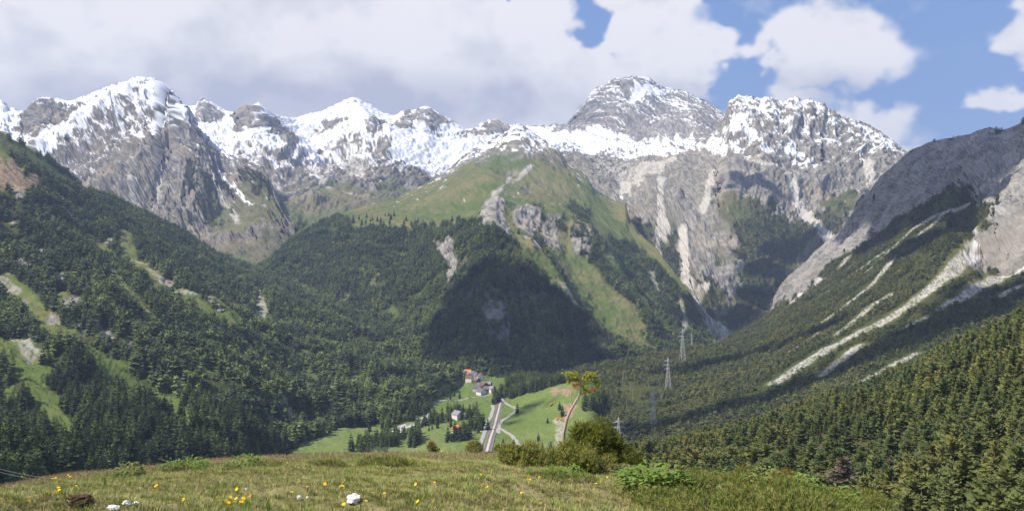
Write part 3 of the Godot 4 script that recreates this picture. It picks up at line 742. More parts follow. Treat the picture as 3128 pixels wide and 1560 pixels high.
	l.line(0, 60.0, 160.0, 130.0, [3250, 500, 3120, 600, 3060, 700, 3010, 800])
	l.line(0, -45.0, 140.0, 120.0, [3000, 480, 2960, 600, 2900, 720])
	l.line(0, 30.0, 120.0, 110.0, [2800, 470, 2700, 600, 2600, 720])
	for g in [[[2960, 780, 2900, 840, 2820, 900, 2740, 960, 2640, 1010, 2540, 1060, 2440, 1130, 2370, 1170], 30.0, 16.0], [[3128, 830, 3050, 850, 2990, 880, 2930, 920, 2870, 950], 34.0, 8.0], [[2720, 800, 2680, 850, 2600, 920, 2540, 970, 2520, 985], 9.0, 8.0], [[2720, 900, 2660, 940, 2590, 1000, 2560, 1020], 10.0, 8.0], [[2590, 785, 2560, 820, 2480, 880], 12.0, 9.0], [[2700, 770, 2640, 810, 2540, 880, 2480, 930], 8.0, 6.0], [[2860, 650, 2790, 700, 2700, 780, 2630, 840], 8.0, 5.0], [[2940, 610, 2880, 640, 2800, 720], 8.0, 6.0], [[2620, 1060, 2560, 1110, 2510, 1150], 12.0, 8.0], [[2800, 1085, 2700, 1140, 2610, 1180], 10.0, 8.0], [[2960, 800, 2890, 830, 2830, 880], 12.0, 7.0], [[3000, 730, 2960, 770], 12.0, 12.0], [[2830, 970, 2760, 1000], 7.0, 5.0], [[2450, 900, 2400, 940], 10.0, 6.0], [[3100, 880, 3040, 910], 14.0, 8.0], [[2500, 1020, 2440, 1060, 2400, 1080], 6.0, 5.0]]:
		l.line(4, -1.6, minf(g[1] * 1.9, 34.0), g[2] * 1.7, g[0], 2.2)
		l.line(2, 1.6, minf(g[1] * 1.25, 22.0), g[2] * 1.1, g[0], 1.7)
	l.area(4, -0.55, [1900, 1180, 1950, 1160, 1980, 1200, 1970, 1250, 1930, 1250, 1900, 1220], 6)
	l.area(2, 0.42, [1900, 1180, 1950, 1160, 1980, 1200, 1970, 1250, 1930, 1250, 1900, 1220], 9)
	l.area(4, -0.3, [2700, 640, 2900, 580, 2900, 700, 2500, 960, 2450, 930], 8)
	lands["right_slope"] = l

	# the near wooded slope below the knoll
	l = Land.new()
	l.setup([
		[1740, 1560, 330, 1900, 1570, 300, 2300, 1620, 230, 2700, 1680, 180, 3260, 1780, 130],
		[1740, 1480, 460, 1900, 1470, 460, 2300, 1450, 400, 2700, 1420, 340, 3260, 1400, 260],
		[1740, 1430, 620, 1850, 1412, 660, 1900, 1400, 690, 2128, 1352, 740, 2320, 1296, 760, 2480, 1252, 760, 2650, 1192, 740, 2790, 1140, 700, 2945, 1066, 640, 3128, 984, 580, 3260, 930, 540]],
		300, [50, 60], {"x0": 1740.0, "x1": 3260.0, "seed": 55, "grain": [14.0, 3.0], "wood": 1.0, "grass_line": 900.0, "grass_soft": 300.0, "stretch": 0.4, "amps": [7.0, 4.0, 1.0], "lens": [160.0, 50.0, 12.0], "back": 160.0, "drop": 0.4, "soft": 1.0,
		"rock_dark": Color(0.2, 0.19, 0.17), "rock_light": Color(0.42, 0.40, 0.37), "grass_a": Color(0.05, 0.065, 0.022), "grass_b": Color(0.11, 0.10, 0.045), "wood_floor": Color(0.07, 0.065, 0.03), "slant": 50})
	for g in [[2800, 1240, 2830, 1260], [2740, 1380, 2755, 1400], [3080, 1200, 3110, 1210], [2880, 1270, 2900, 1262], [2680, 1440, 2700, 1450], [2500, 1490, 2530, 1500], [2780, 1470, 2800, 1480]]:
		l.line(4, -0.9, 5.0, 5.0, g, 1.5)
		l.line(2, 1.2, 4.0, 4.0, g, 1.5)
	lands["near_slope"] = l

	# the valley floor with its hay meadows
	l = Land.new()
	l.setup([
		[640, 1460, 910, 1560, 1460, 910, 1700, 1450, 900, 1900, 1440, 880],
		[640, 1370, 1056, 1560, 1370, 1056, 1700, 1368, 1045, 1820, 1368, 1020, 1900, 1400, 1080],
		[640, 1290, 1215, 1560, 1290, 1215, 1640, 1286, 1195, 1700, 1280, 1165, 1810, 1275, 1140, 1900, 1310, 1300],
		[640, 1220, 1400, 1340, 1215, 1440, 1430, 1195, 1510, 1560, 1224, 1395, 1600, 1216, 1370, 1640, 1207, 1335, 1700, 1186, 1290, 1760, 1172, 1280, 1810, 1185, 1290, 1900, 1230, 1480],
		[640, 1120, 1830, 1300, 1160, 1690, 1360, 1140, 1720, 1430, 1128, 1740, 1500, 1140, 1720, 1560, 1150, 1680, 1640, 1165, 1540, 1700, 1170, 1440, 1800, 1175, 1450, 1900, 1210, 1640]],
		400, [26, 40, 40, 40], {"x0": 640.0, "x1": 1900.0, "seed": 61, "grain": [60.0, 8.0],  "grass_line": 9000.0, "stretch": 0.6, "amps": [4.0, 1.5, 0.4], "lens": [200.0, 70.0, 20.0], "back": 200.0, "drop": 0.1, "soft": 1.0, "smooth": 5,
		"grass_a": Color(0.115, 0.165, 0.045), "grass_b": Color(0.17, 0.205, 0.07)})
	# wood along the river, by the farm and behind the meadow hill
	l.area(4, 1.0, [1090, 1355, 1110, 1345, 1150, 1345, 1160, 1300, 1200, 1270, 1260, 1265, 1300, 1255, 1320, 1275, 1250, 1330, 1220, 1345, 1190, 1375, 1080, 1385, 1060, 1372], 4)
	l.area(4, 1.2, [1310, 1297, 1316, 1278, 1345, 1268, 1400, 1261, 1452, 1261, 1459, 1278, 1420, 1284, 1330, 1297], 3)
	l.area(4, 0.7, [1408, 1320, 1416, 1302, 1472, 1296, 1482, 1308, 1445, 1323], 3)
	l.area(4, 0.8, [1345, 1352, 1380, 1345, 1400, 1325, 1435, 1330, 1440, 1350, 1400, 1356], 3)
	l.area(4, 0.8, [1235, 1350, 1280, 1335, 1300, 1345, 1290, 1360, 1250, 1360], 3)
	l.area(4, 1.0, [1275, 1250, 1290, 1235, 1312, 1228, 1312, 1245, 1300, 1252], 3)
	l.area(4, 1.1, [1548, 1215, 1570, 1215, 1640, 1202, 1690, 1184, 1740, 1172, 1820, 1165, 1900, 1160, 1900, 1130, 1560, 1120, 1540, 1180], 3)
	l.area(4, 1.0, [1780, 1245, 1800, 1225, 1840, 1215, 1900, 1225, 1900, 1330, 1850, 1330, 1845, 1270, 1790, 1262], 3)
	l.area(4, 1.0, [1500, 1235, 1515, 1205, 1545, 1205, 1540, 1222, 1520, 1240], 2)
	l.area(4, 1.0, [1230, 1125, 1560, 1110, 1545, 1152, 1480, 1136, 1420, 1126, 1380, 1132], 2)
	l.line(4, -1.5, 16.0, 14.0, [1205, 1316, 1222, 1306, 1249, 1297, 1282, 1288, 1300, 1280, 1314, 1272], 2.0)
	l.line(4, -1.5, 8.0, 8.0, [1262, 1250, 1290, 1243, 1320, 1235, 1350, 1227, 1385, 1222, 1420, 1217, 1462, 1209], 2.0)
	l.area(4, -2.0, [1382, 1332, 1382, 1284, 1426, 1284, 1428, 1304, 1412, 1332], 1)
	l.area(6, 0.9, [1700, 1186, 1740, 1182, 1760, 1200, 1720, 1205, 1680, 1205], 3)
	l.area(6, 1.2, [1721, 1229, 1766, 1234, 1745, 1274, 1722, 1282, 1718, 1275, 1735, 1262, 1724, 1257], 1.5)
	l.area(2, 1.3, [1686, 1281, 1721, 1279, 1728, 1300, 1726, 1330, 1728, 1385, 1690, 1385, 1699, 1320, 1693, 1295], 1.5)
	lands["valley"] = l

	# the grassy knoll we stand on
	l = Land.new()
	l.setup([
		[-160, 1900, 6.2, 2400, 1900, 6.2, 3400, 2100, 6.0],
		[-160, 1600, 8.6, 0, 1590, 8.8, 2400, 1590, 8.8, 2700, 1660, 8.4, 3400, 1900, 7.2],
		[-160, 1526, 18.5, 0, 1492, 20, 200, 1456, 22, 400, 1438, 23, 640, 1410, 24, 900, 1396, 24.5, 1200, 1388, 25, 1500, 1390, 25, 1700, 1402, 25, 1900, 1432, 24, 2100, 1450, 22, 2300, 1466, 20, 2450, 1498, 18, 2600, 1552, 16, 2700, 1590, 15, 2900, 1670, 13, 3400, 1860, 10]],
		300, [20, 90], {"x0": -160.0, "x1": 3400.0, "seed": 71, "grain": [3.0, 0.4],  "grass_line": 9000.0, "stretch": 1.0, "amps": [0.18, 0.12, 0.03], "lens": [6.0, 2.0, 0.5], "back": 60.0, "drop": 0.75, "back_rows": 14, "soft": 1.0,
		"grass_a": Color(0.15, 0.15, 0.055), "grass_b": Color(0.25, 0.21, 0.12)})
	lands["knoll"] = l

func work(l: Land) -> void:
	l.finish()

# ---------------------------------------------------------------- growing things
func tri(v: PackedVector3Array, a: Vector3, b: Vector3, c: Vector3) -> void:
	v.append(a)
	v.append(b)
	v.append(c)

func whites(n: int) -> PackedColorArray:
	var c := PackedColorArray()
	c.resize(n)
	c.fill(Color.WHITE)
	return c

func leaf_tint(c: Color) -> StandardMaterial3D:     # thin growth that lets light through
	var m := tinted(0.9, 0.25)
	m.albedo_color = c.linear_to_srgb()
	m.backlight_enabled = true
	m.backlight = Color(0.5, 0.5, 0.5)
	return m

func raw_mesh(v: PackedVector3Array, colors := PackedColorArray()) -> ArrayMesh:
	var arr := []
	arr.resize(Mesh.ARRAY_MAX)
	arr[Mesh.ARRAY_VERTEX] = v
	if colors.size() == v.size() and v.size() > 0:
		arr[Mesh.ARRAY_COLOR] = colors
	var m := ArrayMesh.new()
	m.add_surface_from_arrays(Mesh.PRIMITIVE_TRIANGLES, arr)
	return m

# a conifer crown one metre high, made of boughs with needle sprays; round_: 0 a spire, 1 a rounded pine
func crown(rng: RandomNumberGenerator, whorls: int, boughs: int, sprays: int, width: float, round_: float, bare: float, white := false) -> ArrayMesh:
	var v := PackedVector3Array()
	for w in whorls:
		var t := (w + rng.randf_range(-0.35, 0.35)) / whorls
		t = clampf(t, 0.0, 0.97)
		var y := lerpf(bare, 1.0, t)
		var prof := lerpf(pow(1.0 - t, 0.85), sqrt(maxf(0.0, 1.0 - pow(absf(t - 0.3) / 0.72, 2.2))), round_)
		var n := maxi(3, int(boughs * (0.55 + 0.45 * (1.0 - t))))
		var off := rng.randf() * TAU
		for b in n:
			var az := off + TAU * (b + rng.randf_range(-0.3, 0.3)) / n
			var reach: float = width * prof * rng.randf_range(0.55, 1.2)
			var out := Vector3(cos(az), 0, sin(az))
			var lift := lerpf(rng.randf_range(-0.55, -0.15), rng.randf_range(-0.1, 0.7), clampf(t * 0.9 + round_ * 0.35, 0.0, 1.0))
			var dir := (out + Vector3(0, lift, 0)).normalized()
			var side := Vector3(-sin(az), 0, cos(az))
			var start := Vector3(0, y, 0)
			for s in sprays:
				var f := (s + 0.6) / sprays
				var p := start + dir * reach * f * rng.randf_range(0.85, 1.1)
				var size := reach / sprays * rng.randf_range(0.9, 1.5) + 0.012
				var wide := size * rng.randf_range(0.55, 0.95)
				var sag := Vector3(0, -size * rng.randf_range(0.1, 0.5), 0)
				var tip := p + dir * size * 0.9 + Vector3(0, size * rng.randf_range(-0.2, 0.35), 0)
				tri(v, p - dir * size * 0.5, tip, p + side * wide + sag)
				tri(v, p - dir * size * 0.5, p - side * wide + sag, tip)
				if sprays > 1:
					tri(v, p - dir * size * 0.3, tip, p + Vector3(0, size * 0.65, 0) + side * wide * rng.randf_range(-0.5, 0.5))
	# leading shoot
	for k in 3:
		var a := k * TAU / 3.0
		tri(v, Vector3(0, 1.04, 0), Vector3(cos(a), 0, sin(a)) * 0.02 + Vector3(0, 0.9, 0), Vector3(cos(a + 2.1), 0, sin(a + 2.1)) * 0.02 + Vector3(0, 0.9, 0))
	return raw_mesh(v, whites(v.size()) if white else PackedColorArray())

func trunk(h: float, r0: float, r1: float, rng: RandomNumberGenerator, lean := 0.03) -> ArrayMesh:
	var v := PackedVector3Array()
	var segs := 5
	var ring := []
	for k in segs + 1:
		var t := float(k) / segs
		var c := Vector3(rng.randf_range(-lean, lean) * h * 0.2 * t, -0.04 * h + h * 1.04 * t, rng.randf_range(-lean, lean) * h * 0.2 * t)
		var r := lerpf(r0, r1, t)
		var pts := []
		for a in 6:
			pts.append(c + Vector3(cos(a * TAU / 6), 0, sin(a * TAU / 6)) * r)
		ring.append(pts)
	for k in segs:
		for a in 6:
			var b := (a + 1) % 6
			tri(v, ring[k][a], ring[k + 1][a], ring[k][b])
			tri(v, ring[k][b], ring[k + 1][a], ring[k + 1][b])
	return raw_mesh(v)

# places for trees: one for every patch of wooded ground, thinned by how thickly the wood grows
func wooded(l: Land, per_m2: float, rng: RandomNumberGenerator, last_row := -1) -> PackedVector3Array:
	var out := PackedVector3Array()
	var w: PackedFloat32Array = l.ch[4]
	var v: PackedFloat32Array = l.ch[2]
	var rows := l.front - 1 if last_row < 0 else last_row
	for j in rows:
		for i in l.nu - 1:
			var id := j * l.nu + i
			var d := clampf(w[id], 0.0, 1.0) - maxf(0.0, v[id])
			if d <= 0.04:
				continue
			var p := l.pos[id]
			var e1 := l.pos[id + 1] - p
			var e2 := l.pos[id + l.nu] - p
			var gap := clampf(0.72 + 2.0 * l.noise.get_noise_3d(p.x / 70.0, p.y / 70.0 + 9.0, p.z / 70.0), 0.05, 1.4)
			var n := e1.cross(e2).length() * 0.8 * per_m2 * d * gap
			while n > 0.0:
				if n >= 1.0 or rng.randf() < n:
					out.append(p + e1 * rng.randf() + e2 * rng.randf())
				n -= 1.0
	return out

# many trees of a distant wood: a MultiMesh for each kind of crown
func wood(called: String, label: String, places: PackedVector3Array, meshes: Array, h0: float, h1: float, tones: Array, rng: RandomNumberGenerator, sink := 0.03) -> void:
	var top := Node3D.new()
	top.name = numbered(called)
	add_child(top)
	tag(top, label, "forest", "", "stuff")
	var kinds := FastNoiseLite.new()
	kinds.frequency = 1.0 / 140.0
	kinds.fractal_octaves = 3
	var buffers := []
	for m in meshes:
		buffers.append(PackedFloat32Array())
	for p in places:
		var k := rng.randi() % meshes.size()
		var h := lerpf(h0 * 0.7, h1, pow(rng.randf(), 1.2))
		var wide := h * rng.randf_range(0.8, 1.25)
		var a := rng.randf() * TAU
		var ca := cos(a) * wide
		var sa := sin(a) * wide
		var u := clampf(0.42 + 0.9 * kinds.get_noise_2d(p.x, p.z) + rng.randf_range(-0.42, 0.42), 0.0, 0.999) * (tones.size() - 1)
		var c: Color = tones[int(u)].lerp(tones[mini(int(u) + 1, tones.size() - 1)], u - int(u)) * rng.randf_range(0.75, 1.25)
		buffers[k].append_array(PackedFloat32Array([ca, 0.0, sa, p.x, 0.0, h, 0.0, p.y - h * sink, -sa, 0.0, ca, p.z, c.r, c.g, c.b, 1.0]))
	for k in meshes.size():
		if buffers[k].is_empty():
			continue
		var mm := MultiMesh.new()
		mm.transform_format = MultiMesh.TRANSFORM_3D
		mm.use_colors = true
		mm.mesh = meshes[k]
		mm.instance_count = buffers[k].size() / 16
		mm.buffer = buffers[k]
		var o := MultiMeshInstance3D.new()
		o.name = "trees"
		o.multimesh = mm
		o.material_override = mats.needles
		o.set_meta("kind", "stuff")
		top.add_child(o, true)

# ---------------------------------------------------------------- built shapes
func box(v: PackedVector3Array, c: Vector3, s: Vector3, b := Basis()) -> void:
	var h := s * 0.5
	var p := []
	for k in 8:
		p.append(c + b * Vector3(h.x if k & 1 else -h.x, h.y if k & 2 else -h.y, h.z if k & 4 else -h.z))
	for f in [[0, 2, 1, 3], [5, 7, 4, 6], [4, 6, 0, 2], [1, 3, 5, 7], [2, 6, 3, 7], [4, 0, 5, 1]]:
		tri(v, p[f[0]], p[f[2]], p[f[1]])
		tri(v, p[f[2]], p[f[3]], p[f[1]])

func bar(v: PackedVector3Array, a: Vector3, b: Vector3, r0: float, r1 := -1.0, sides := 4) -> void:
	if r1 < 0.0:
		r1 = r0
	var z := (b - a).normalized()
	var x := z.cross(Vector3.UP if absf(z.y) < 0.9 else Vector3.RIGHT).normalized()
	var y := z.cross(x)
	for k in sides:
		var t0 := TAU * k / sides
		var t1 := TAU * (k + 1) / sides
		var d0 := x * cos(t0) + y * sin(t0)
		var d1 := x * cos(t1) + y * sin(t1)
		tri(v, a + d0 * r0, a + d1 * r0, b + d0 * r1)
		tri(v, a + d1 * r0, b + d1 * r1, b + d0 * r1)

func lump(v: PackedVector3Array, c: Vector3, s: Vector3, rough: float, seed_: int, rings := 8, around := 12, freq := 1.3) -> void:
	var n := FastNoiseLite.new()
	n.seed = seed_
	n.frequency = freq
	n.fractal_octaves = 3
	var grid := []
	for j in rings + 1:
		var row := []
		var la := PI * (float(j) / rings - 0.5)
		for i in around:
			var lo := TAU * i / around
			var d := Vector3(cos(la) * cos(lo), sin(la), cos(la) * sin(lo))
			row.append(c + d * s * (1.0 + rough * n.get_noise_3dv(d + c * 0.01)))
		grid.append(row)
	for j in rings:
		for i in around:
			var k := (i + 1) % around
			tri(v, grid[j][i], grid[j][k], grid[j + 1][i])
			tri(v, grid[j][k], grid[j + 1][k], grid[j + 1][i])

# a strip laid over a land along surveyed points
func ribbon(l: Land, pts: Array, w0: float, w1: float, lift: float, step := 6.0, shift := 0.0) -> ArrayMesh:
	var line := []
	for k in pts.size() / 2 - 1:
		var a := Vector2(pts[k * 2], pts[k * 2 + 1])
		var b := Vector2(pts[k * 2 + 2], pts[k * 2 + 3])
		var n := maxi(1, int(a.distance_to(b) / step))
		for s in n:
			line.append(a.lerp(b, float(s) / n))
	line.append(Vector2(pts[-2], pts[-1]))
	var v := PackedVector3Array()
	var left := []
	var right := []
	for k in line.size():
		var p := l.on(line[k].x, line[k].y)
		var q0 := l.on(line[maxi(k - 1, 0)].x, line[maxi(k - 1, 0)].y)
		var q1 := l.on(line[mini(k + 1, line.size() - 1)].x, line[mini(k + 1, line.size() - 1)].y)
		var d := (q1 - q0)
		var side := Vector3(-d.z, 0, d.x).normalized()
		var w := lerpf(w0, w1, float(k) / (line.size() - 1))
		p += side * shift
		left.append(p + side * w * 0.5 + Vector3(0, lift, 0))
		right.append(p - side * w * 0.5 + Vector3(0, lift, 0))
	var down := Vector3(0, -lift - 1.2, 0)
	for k in line.size() - 1:
		tri(v, left[k], left[k + 1], right[k])
		tri(v, right[k], left[k + 1], right[k + 1])
		tri(v, left[k], left[k] + down, left[k + 1])
		tri(v, left[k + 1], left[k] + down, left[k + 1] + down)
		tri(v, right[k], right[k + 1], right[k] + down)
		tri(v, right[k + 1], right[k + 1] + down, right[k] + down)
	return raw_mesh(v)

func house(where: Vector3, turn: float, w: float, l: float, h: float, roof: Material, wall: Material, label: String, group: String) -> Node3D:
	var t := thing("house", label, "house", where, turn, group)
	var v := PackedVector3Array()
	var r := w * 0.38
	box(v, Vector3(0, h * 0.5 - 1.0, 0), Vector3(w, h + 2.0, l))
	for s in [-1.0, 1.0]:
		tri(v, Vector3(-w * 0.5, h, s * l * 0.5), Vector3(0, h + r, s * l * 0.5), Vector3(w * 0.5, h, s * l * 0.5))
	put("wall", raw_mesh(v), wall, t)
	v = PackedVector3Array()
	for s in [-1.0, 1.0]:
		var a := atan2(r, w * 0.5)
		var b := Basis(Vector3(0, 0, 1), -s * a)
		box(v, Vector3(s * w * 0.27, h + r * 0.5 + 0.1, 0), Vector3(w * 0.5 / cos(a) + 1.0, 0.3, l + 1.8), b)
	var ro := put("roof", raw_mesh(v), roof, t)
	v = PackedVector3Array()
	box(v, Vector3(w * 0.18, h + r * 0.9, l * 0.15), Vector3(0.8, 2.0, 0.8))
	put("chimney", raw_mesh(v), mats.stone_grey, ro)
	for s in [-1.0, 1.0]:
		for k in 2:
			for f in 2:
				v = PackedVector3Array()
				box(v, Vector3((k - 0.5) * w * 0.45, h * (0.3 + 0.42 * f), s * (l * 0.5 + 0.03)), Vector3(1.1, 1.2, 0.12))
				put("window", raw_mesh(v), mats.window_dark, t)
	v = PackedVector3Array()
	box(v, Vector3(0, 1.0, l * 0.5 + 0.04), Vector3(1.2, 2.1, 0.12))
	put("door", raw_mesh(v), mats.timber, t)
	return t

func pylon(where: Vector3, h: float, turn: float, label: String) -> Node3D:
	var t := thing("power_pylon", label, "pylon", where, turn, "lattice pylons of the power line")
	var v := PackedVector3Array()
	var r := h * 0.0045
	var n := 9
	for k in n:
		var y0 := h * (1.0 - pow(1.0 - float(k) / n, 1.15))
		var y1 := h * (1.0 - pow(1.0 - float(k + 1) / n, 1.15))
		var a0 := lerpf(h * 0.075, h * 0.012, minf(1.0, y0 / h * 1.15))
		var a1 := lerpf(h * 0.075, h * 0.012, minf(1.0, y1 / h * 1.15))
		if k == n - 1:
			a1 = h * 0.003
		for s in 4:
			var c0 := Vector3(1 if s in [0, 3] else -1, 0, 1 if s < 2 else -1)
			var c1 := Vector3(1 if (s + 1) % 4 in [0, 3] else -1, 0, 1 if (s + 1) % 4 < 2 else -1)
			bar(v, c0 * a0 + Vector3(0, y0, 0), c0 * a1 + Vector3(0, y1, 0), r)
			bar(v, c0 * a0 + Vector3(0, y0, 0), c1 * a1 + Vector3(0, y1, 0), r * 0.6)
			bar(v, c1 * a0 + Vector3(0, y0, 0), c0 * a1 + Vector3(0, y1, 0), r * 0.6)
	put("mast", raw_mesh(v), mats.steel, t)
	for k in 3:
		v = PackedVector3Array()
		var y: float = h * [0.66, 0.78, 0.90][k]
		var reach: float = h * [0.115, 0.145, 0.11][k]
		for s in [-1.0, 1.0]:
			for z in [-0.012, 0.012]:
				bar(v, Vector3(0, y, z * h), Vector3(s * reach, y, 0), r * 0.9)
				bar(v, Vector3(0, y + h * 0.035, z * h), Vector3(s * reach, y, 0), r * 0.7)
			for q in 3:
				var x: float = s * reach * (q + 1) / 4.0
				bar(v, Vector3(x, y, 0), Vector3(x - s * reach * 0.1, y + h * 0.035 * (1.0 - (q + 1) / 4.0), 0), r * 0.5)
		var arm := put("crossarm", raw_mesh(v), mats.steel, t)
		for s in [-1.0, 1.0]:
			v = PackedVector3Array()
			bar(v, Vector3(s * reach, y, 0), Vector3(s * reach, y - h * 0.035, 0), r * 1.2)
			put("insulator", raw_mesh(v), mats.stone_grey, arm)
	return t

func cable(a: Vector3, b: Vector3, sag: float, r: float, label: String, group: String) -> void:
	var v := PackedVector3Array()
	var n := 24
	for k in n:
		var t0 := float(k) / n
		var t1 := float(k + 1) / n
		bar(v, a.lerp(b, t0) - Vector3(0, sag * 4.0 * t0 * (1.0 - t0), 0), a.lerp(b, t1) - Vector3(0, sag * 4.0 * t1 * (1.0 - t1), 0), r, r, 3)
	tag(put("power_cable", raw_mesh(v), mats.wire), label, "cable", group)

func digger(where: Vector3, turn: float, s: float, label: String) -> void:
	var t := thing("excavator", label, "excavator", where, turn, "yellow machines at the earthworks")
	var v := PackedVector3Array()
	for z in [-1.0, 1.0]:
		v = PackedVector3Array()
		box(v, Vector3(0, 0.4, z * 1.1) * s, Vector3(3.6, 0.9, 0.6) * s)
		put("track", raw_mesh(v), mats.window_dark, t)
	v = PackedVector3Array()
	box(v, Vector3(-0.3, 1.5, 0) * s, Vector3(3.4, 1.2, 2.4) * s)
	put("body", raw_mesh(v), mats.machine, t)
	v = PackedVector3Array()
	box(v, Vector3(0.6, 2.7, 0.6) * s, Vector3(1.4, 1.5, 1.0) * s)
	put("cab", raw_mesh(v), mats.machine, t)
	v = PackedVector3Array()
	bar(v, Vector3(1.0, 1.8, -0.4) * s, Vector3(3.6, 4.4, -0.4) * s, 0.3 * s)
	bar(v, Vector3(3.6, 4.4, -0.4) * s, Vector3(5.2, 2.2, -0.4) * s, 0.22 * s)
	var bm := put("boom", raw_mesh(v), mats.machine, t)
	v = PackedVector3Array()
	box(v, Vector3(5.2, 1.8, -0.4) * s, Vector3(0.9, 0.9, 1.0) * s)
	put("bucket", raw_mesh(v), mats.steel, bm)

# ---------------------------------------------------------------- clouds above, out of sight, whose shade lies on the slopes
func cloud(l: Land, height: float, puffs: Array) -> void:
	var v := PackedVector3Array()
	var k := 0
	for p in puffs:
		var c: Vector3 = l.on(p[0], p[1]) + sun_dir * height
		lump(v, c, Vector3(p[2], p[2] * 0.55, p[2]), 0.45, 100 + k, 14, 22, 1.6)
		k += 1
	var o := put("cloud", raw_mesh(v), mats.cloud)
	o.set_meta("kind", "structure")

# ---------------------------------------------------------------- the knoll's growth
func blade(v: PackedVector3Array, p: Vector3, h: float, w: float, lean: Vector3) -> void:
	var s := Vector3(lean.z, 0, -lean.x).normalized() * w * 0.5
	if s.length() < 0.0001:
		s = Vector3(w * 0.5, 0, 0)
	var m := p + Vector3(0, h * 0.55, 0) + lean * 0.3
	var t := p + Vector3(0, h, 0) + lean
	tri(v, p - s, m - s * 0.8, p + s)
	tri(v, p + s, m - s * 0.8, m + s * 0.8)
	tri(v, m - s * 0.8, t, m + s * 0.8)

func tuft(rng: RandomNumberGenerator, blades: int, h: float, spread: float, w: float, heads: bool) -> ArrayMesh:
	var v := PackedVector3Array()
	for k in blades:
		var a := rng.randf() * TAU
		var d := Vector3(cos(a), 0, sin(a))
		var hh := h * rng.randf_range(0.5, 1.15)
		var lean := d * hh * rng.randf_range(0.1, 0.75)
		var p := d * rng.randf() * spread
		blade(v, p, hh, w * rng.randf_range(0.6, 1.3), lean)
		if heads and k % 2 == 0:
			var tip := p + Vector3(0, hh, 0) + lean
			for q in 3:
				var b := rng.randf() * TAU
				var o := Vector3(cos(b), 0.6, sin(b)) * w * 2.2
				tri(v, tip - Vector3(0, w * 2.0, 0), tip + o, tip + Vector3(0, w * 6.0, 0))
	return raw_mesh(v)

func scatter_knoll(l: Land, per_m2: float, rng: RandomNumberGenerator, patch: float, cut: float, from_row: int, to_row: int) -> PackedVector3Array:
	var out := PackedVector3Array()
	for j in range(from_row, to_row):
		for i in l.nu - 1:
			var id := j * l.nu + i
			var p := l.pos[id]
			if absf(p.x) > 0.64 * -p.z + 1.5:
				continue
			var e1 := l.pos[id + 1] - p
			var e2 := l.pos[id + l.nu] - p
			var k := l.noise.get_noise_3d(p.x / patch, 4.0 + cut, p.z / patch) * 1.6 - cut
			var n := e1.cross(e2).length() * per_m2 * clampf(0.5 + k, 0.0, 1.0)
			while n > 0.0:
				if n >= 1.0 or rng.randf() < n:
					out.append(p + e1 * rng.randf() + e2 * rng.randf())
				n -= 1.0
	return out

func strew(top: Node3D, m: Mesh, places: PackedVector3Array, s0: float, s1: float, tones: Array, material: Material, rng: RandomNumberGenerator, called: String) -> void:
	var buf := PackedFloat32Array()
	for p in places:
		var s := lerpf(s0, s1, rng.randf())
		var a := rng.randf() * TAU
		var ca := cos(a) * s
		var sa := sin(a) * s
		var u := rng.randf() * (tones.size() - 1)
		var c: Color = tones[int(u)].lerp(tones[mini(int(u) + 1, tones.size() - 1)], u - int(u)) * rng.randf_range(0.8, 1.2)
		buf.append_array(PackedFloat32Array([ca, 0.0, sa, p.x, 0.0, s, 0.0, p.y - 0.01, -sa, 0.0, ca, p.z, c.r, c.g, c.b, 1.0]))
	var mm := MultiMesh.new()
	mm.transform_format = MultiMesh.TRANSFORM_3D
	mm.use_colors = true
	mm.mesh = m
	mm.instance_count = places.size()
	mm.buffer = buf
	var o := MultiMeshInstance3D.new()
	o.name = called
	o.multimesh = mm
	o.material_override = material
	o.set_meta("kind", "stuff")
	top.add_child(o, true)

func needle_tuft(v: PackedVector3Array, cs: PackedColorArray, p: Vector3, dir: Vector3, long: float, needles: int, thin: float, c: Color, rng: RandomNumberGenerator) -> void:
	var x := dir.cross(Vector3(0.3, 0.1, 0.9)).normalized()
	var y := dir.cross(x)
	for k in needles:
		var a := rng.randf() * TAU
		var out := x * cos(a) + y * sin(a)
		var q := p + dir * long * rng.randf_range(-0.4, 0.6)
		var tip := q + (dir * rng.randf_range(0.5, 1.0) + out * rng.randf_range(0.4, 0.9)).normalized() * long * rng.randf_range(0.7, 1.1)
		var s := out.cross(dir).normalized() * thin
		tri(v, q - s, tip, q + s)
		var cc := c * rng.randf_range(0.75, 1.25)
		cc.a = 1.0
		for z in 3:
			cs.append(cc)

# a mountain-pine shrub: lobes of upright needle shoots on crooked stems
func shrub(where: Vector3, lobes: Array, shoots: int, long: float, tones: Array, label: String, category: String, group: String, rng: RandomNumberGenerator, called := "pine_shrub") -> Node3D:
	var t := thing(called, label, category, where, 0.0, group)
	var v := PackedVector3Array()
	var cs := PackedColorArray()
	var st := PackedVector3Array()
	for l in lobes:
		var c: Vector3 = l[0]
		var s: Vector3 = l[1]
		var n := int(shoots * l[2])
		for k in n:
			var d := Vector3(rng.randfn(), rng.randfn() * 0.8 + 0.25, rng.randfn()).normalized()
			var p := c + d * s * pow(rng.randf(), 0.28)
			if p.y < -0.02:
				p.y = rng.randf() * 0.1
			var dir := (d * Vector3(0.8, 0.5, 0.8) + Vector3(0, rng.randf_range(0.5, 1.1), 0)).normalized()
			var u := rng.randf() * (tones.size() - 1)
			needle_tuft(v, cs, p, dir, long * rng.randf_range(0.7, 1.3), 13, long * 0.055, tones[int(u)].lerp(tones[mini(int(u) + 1, tones.size() - 1)], u - int(u)), rng)
			if k % 24 == 0:
				bar(st, Vector3(c.x * 0.8, 0.0, c.z * 0.8), p, 0.009, 0.003, 4)
	put("needles", raw_mesh(v, cs), mats.needles, t)
	put("stem", raw_mesh(st), mats.bark_grey, t)
	return t

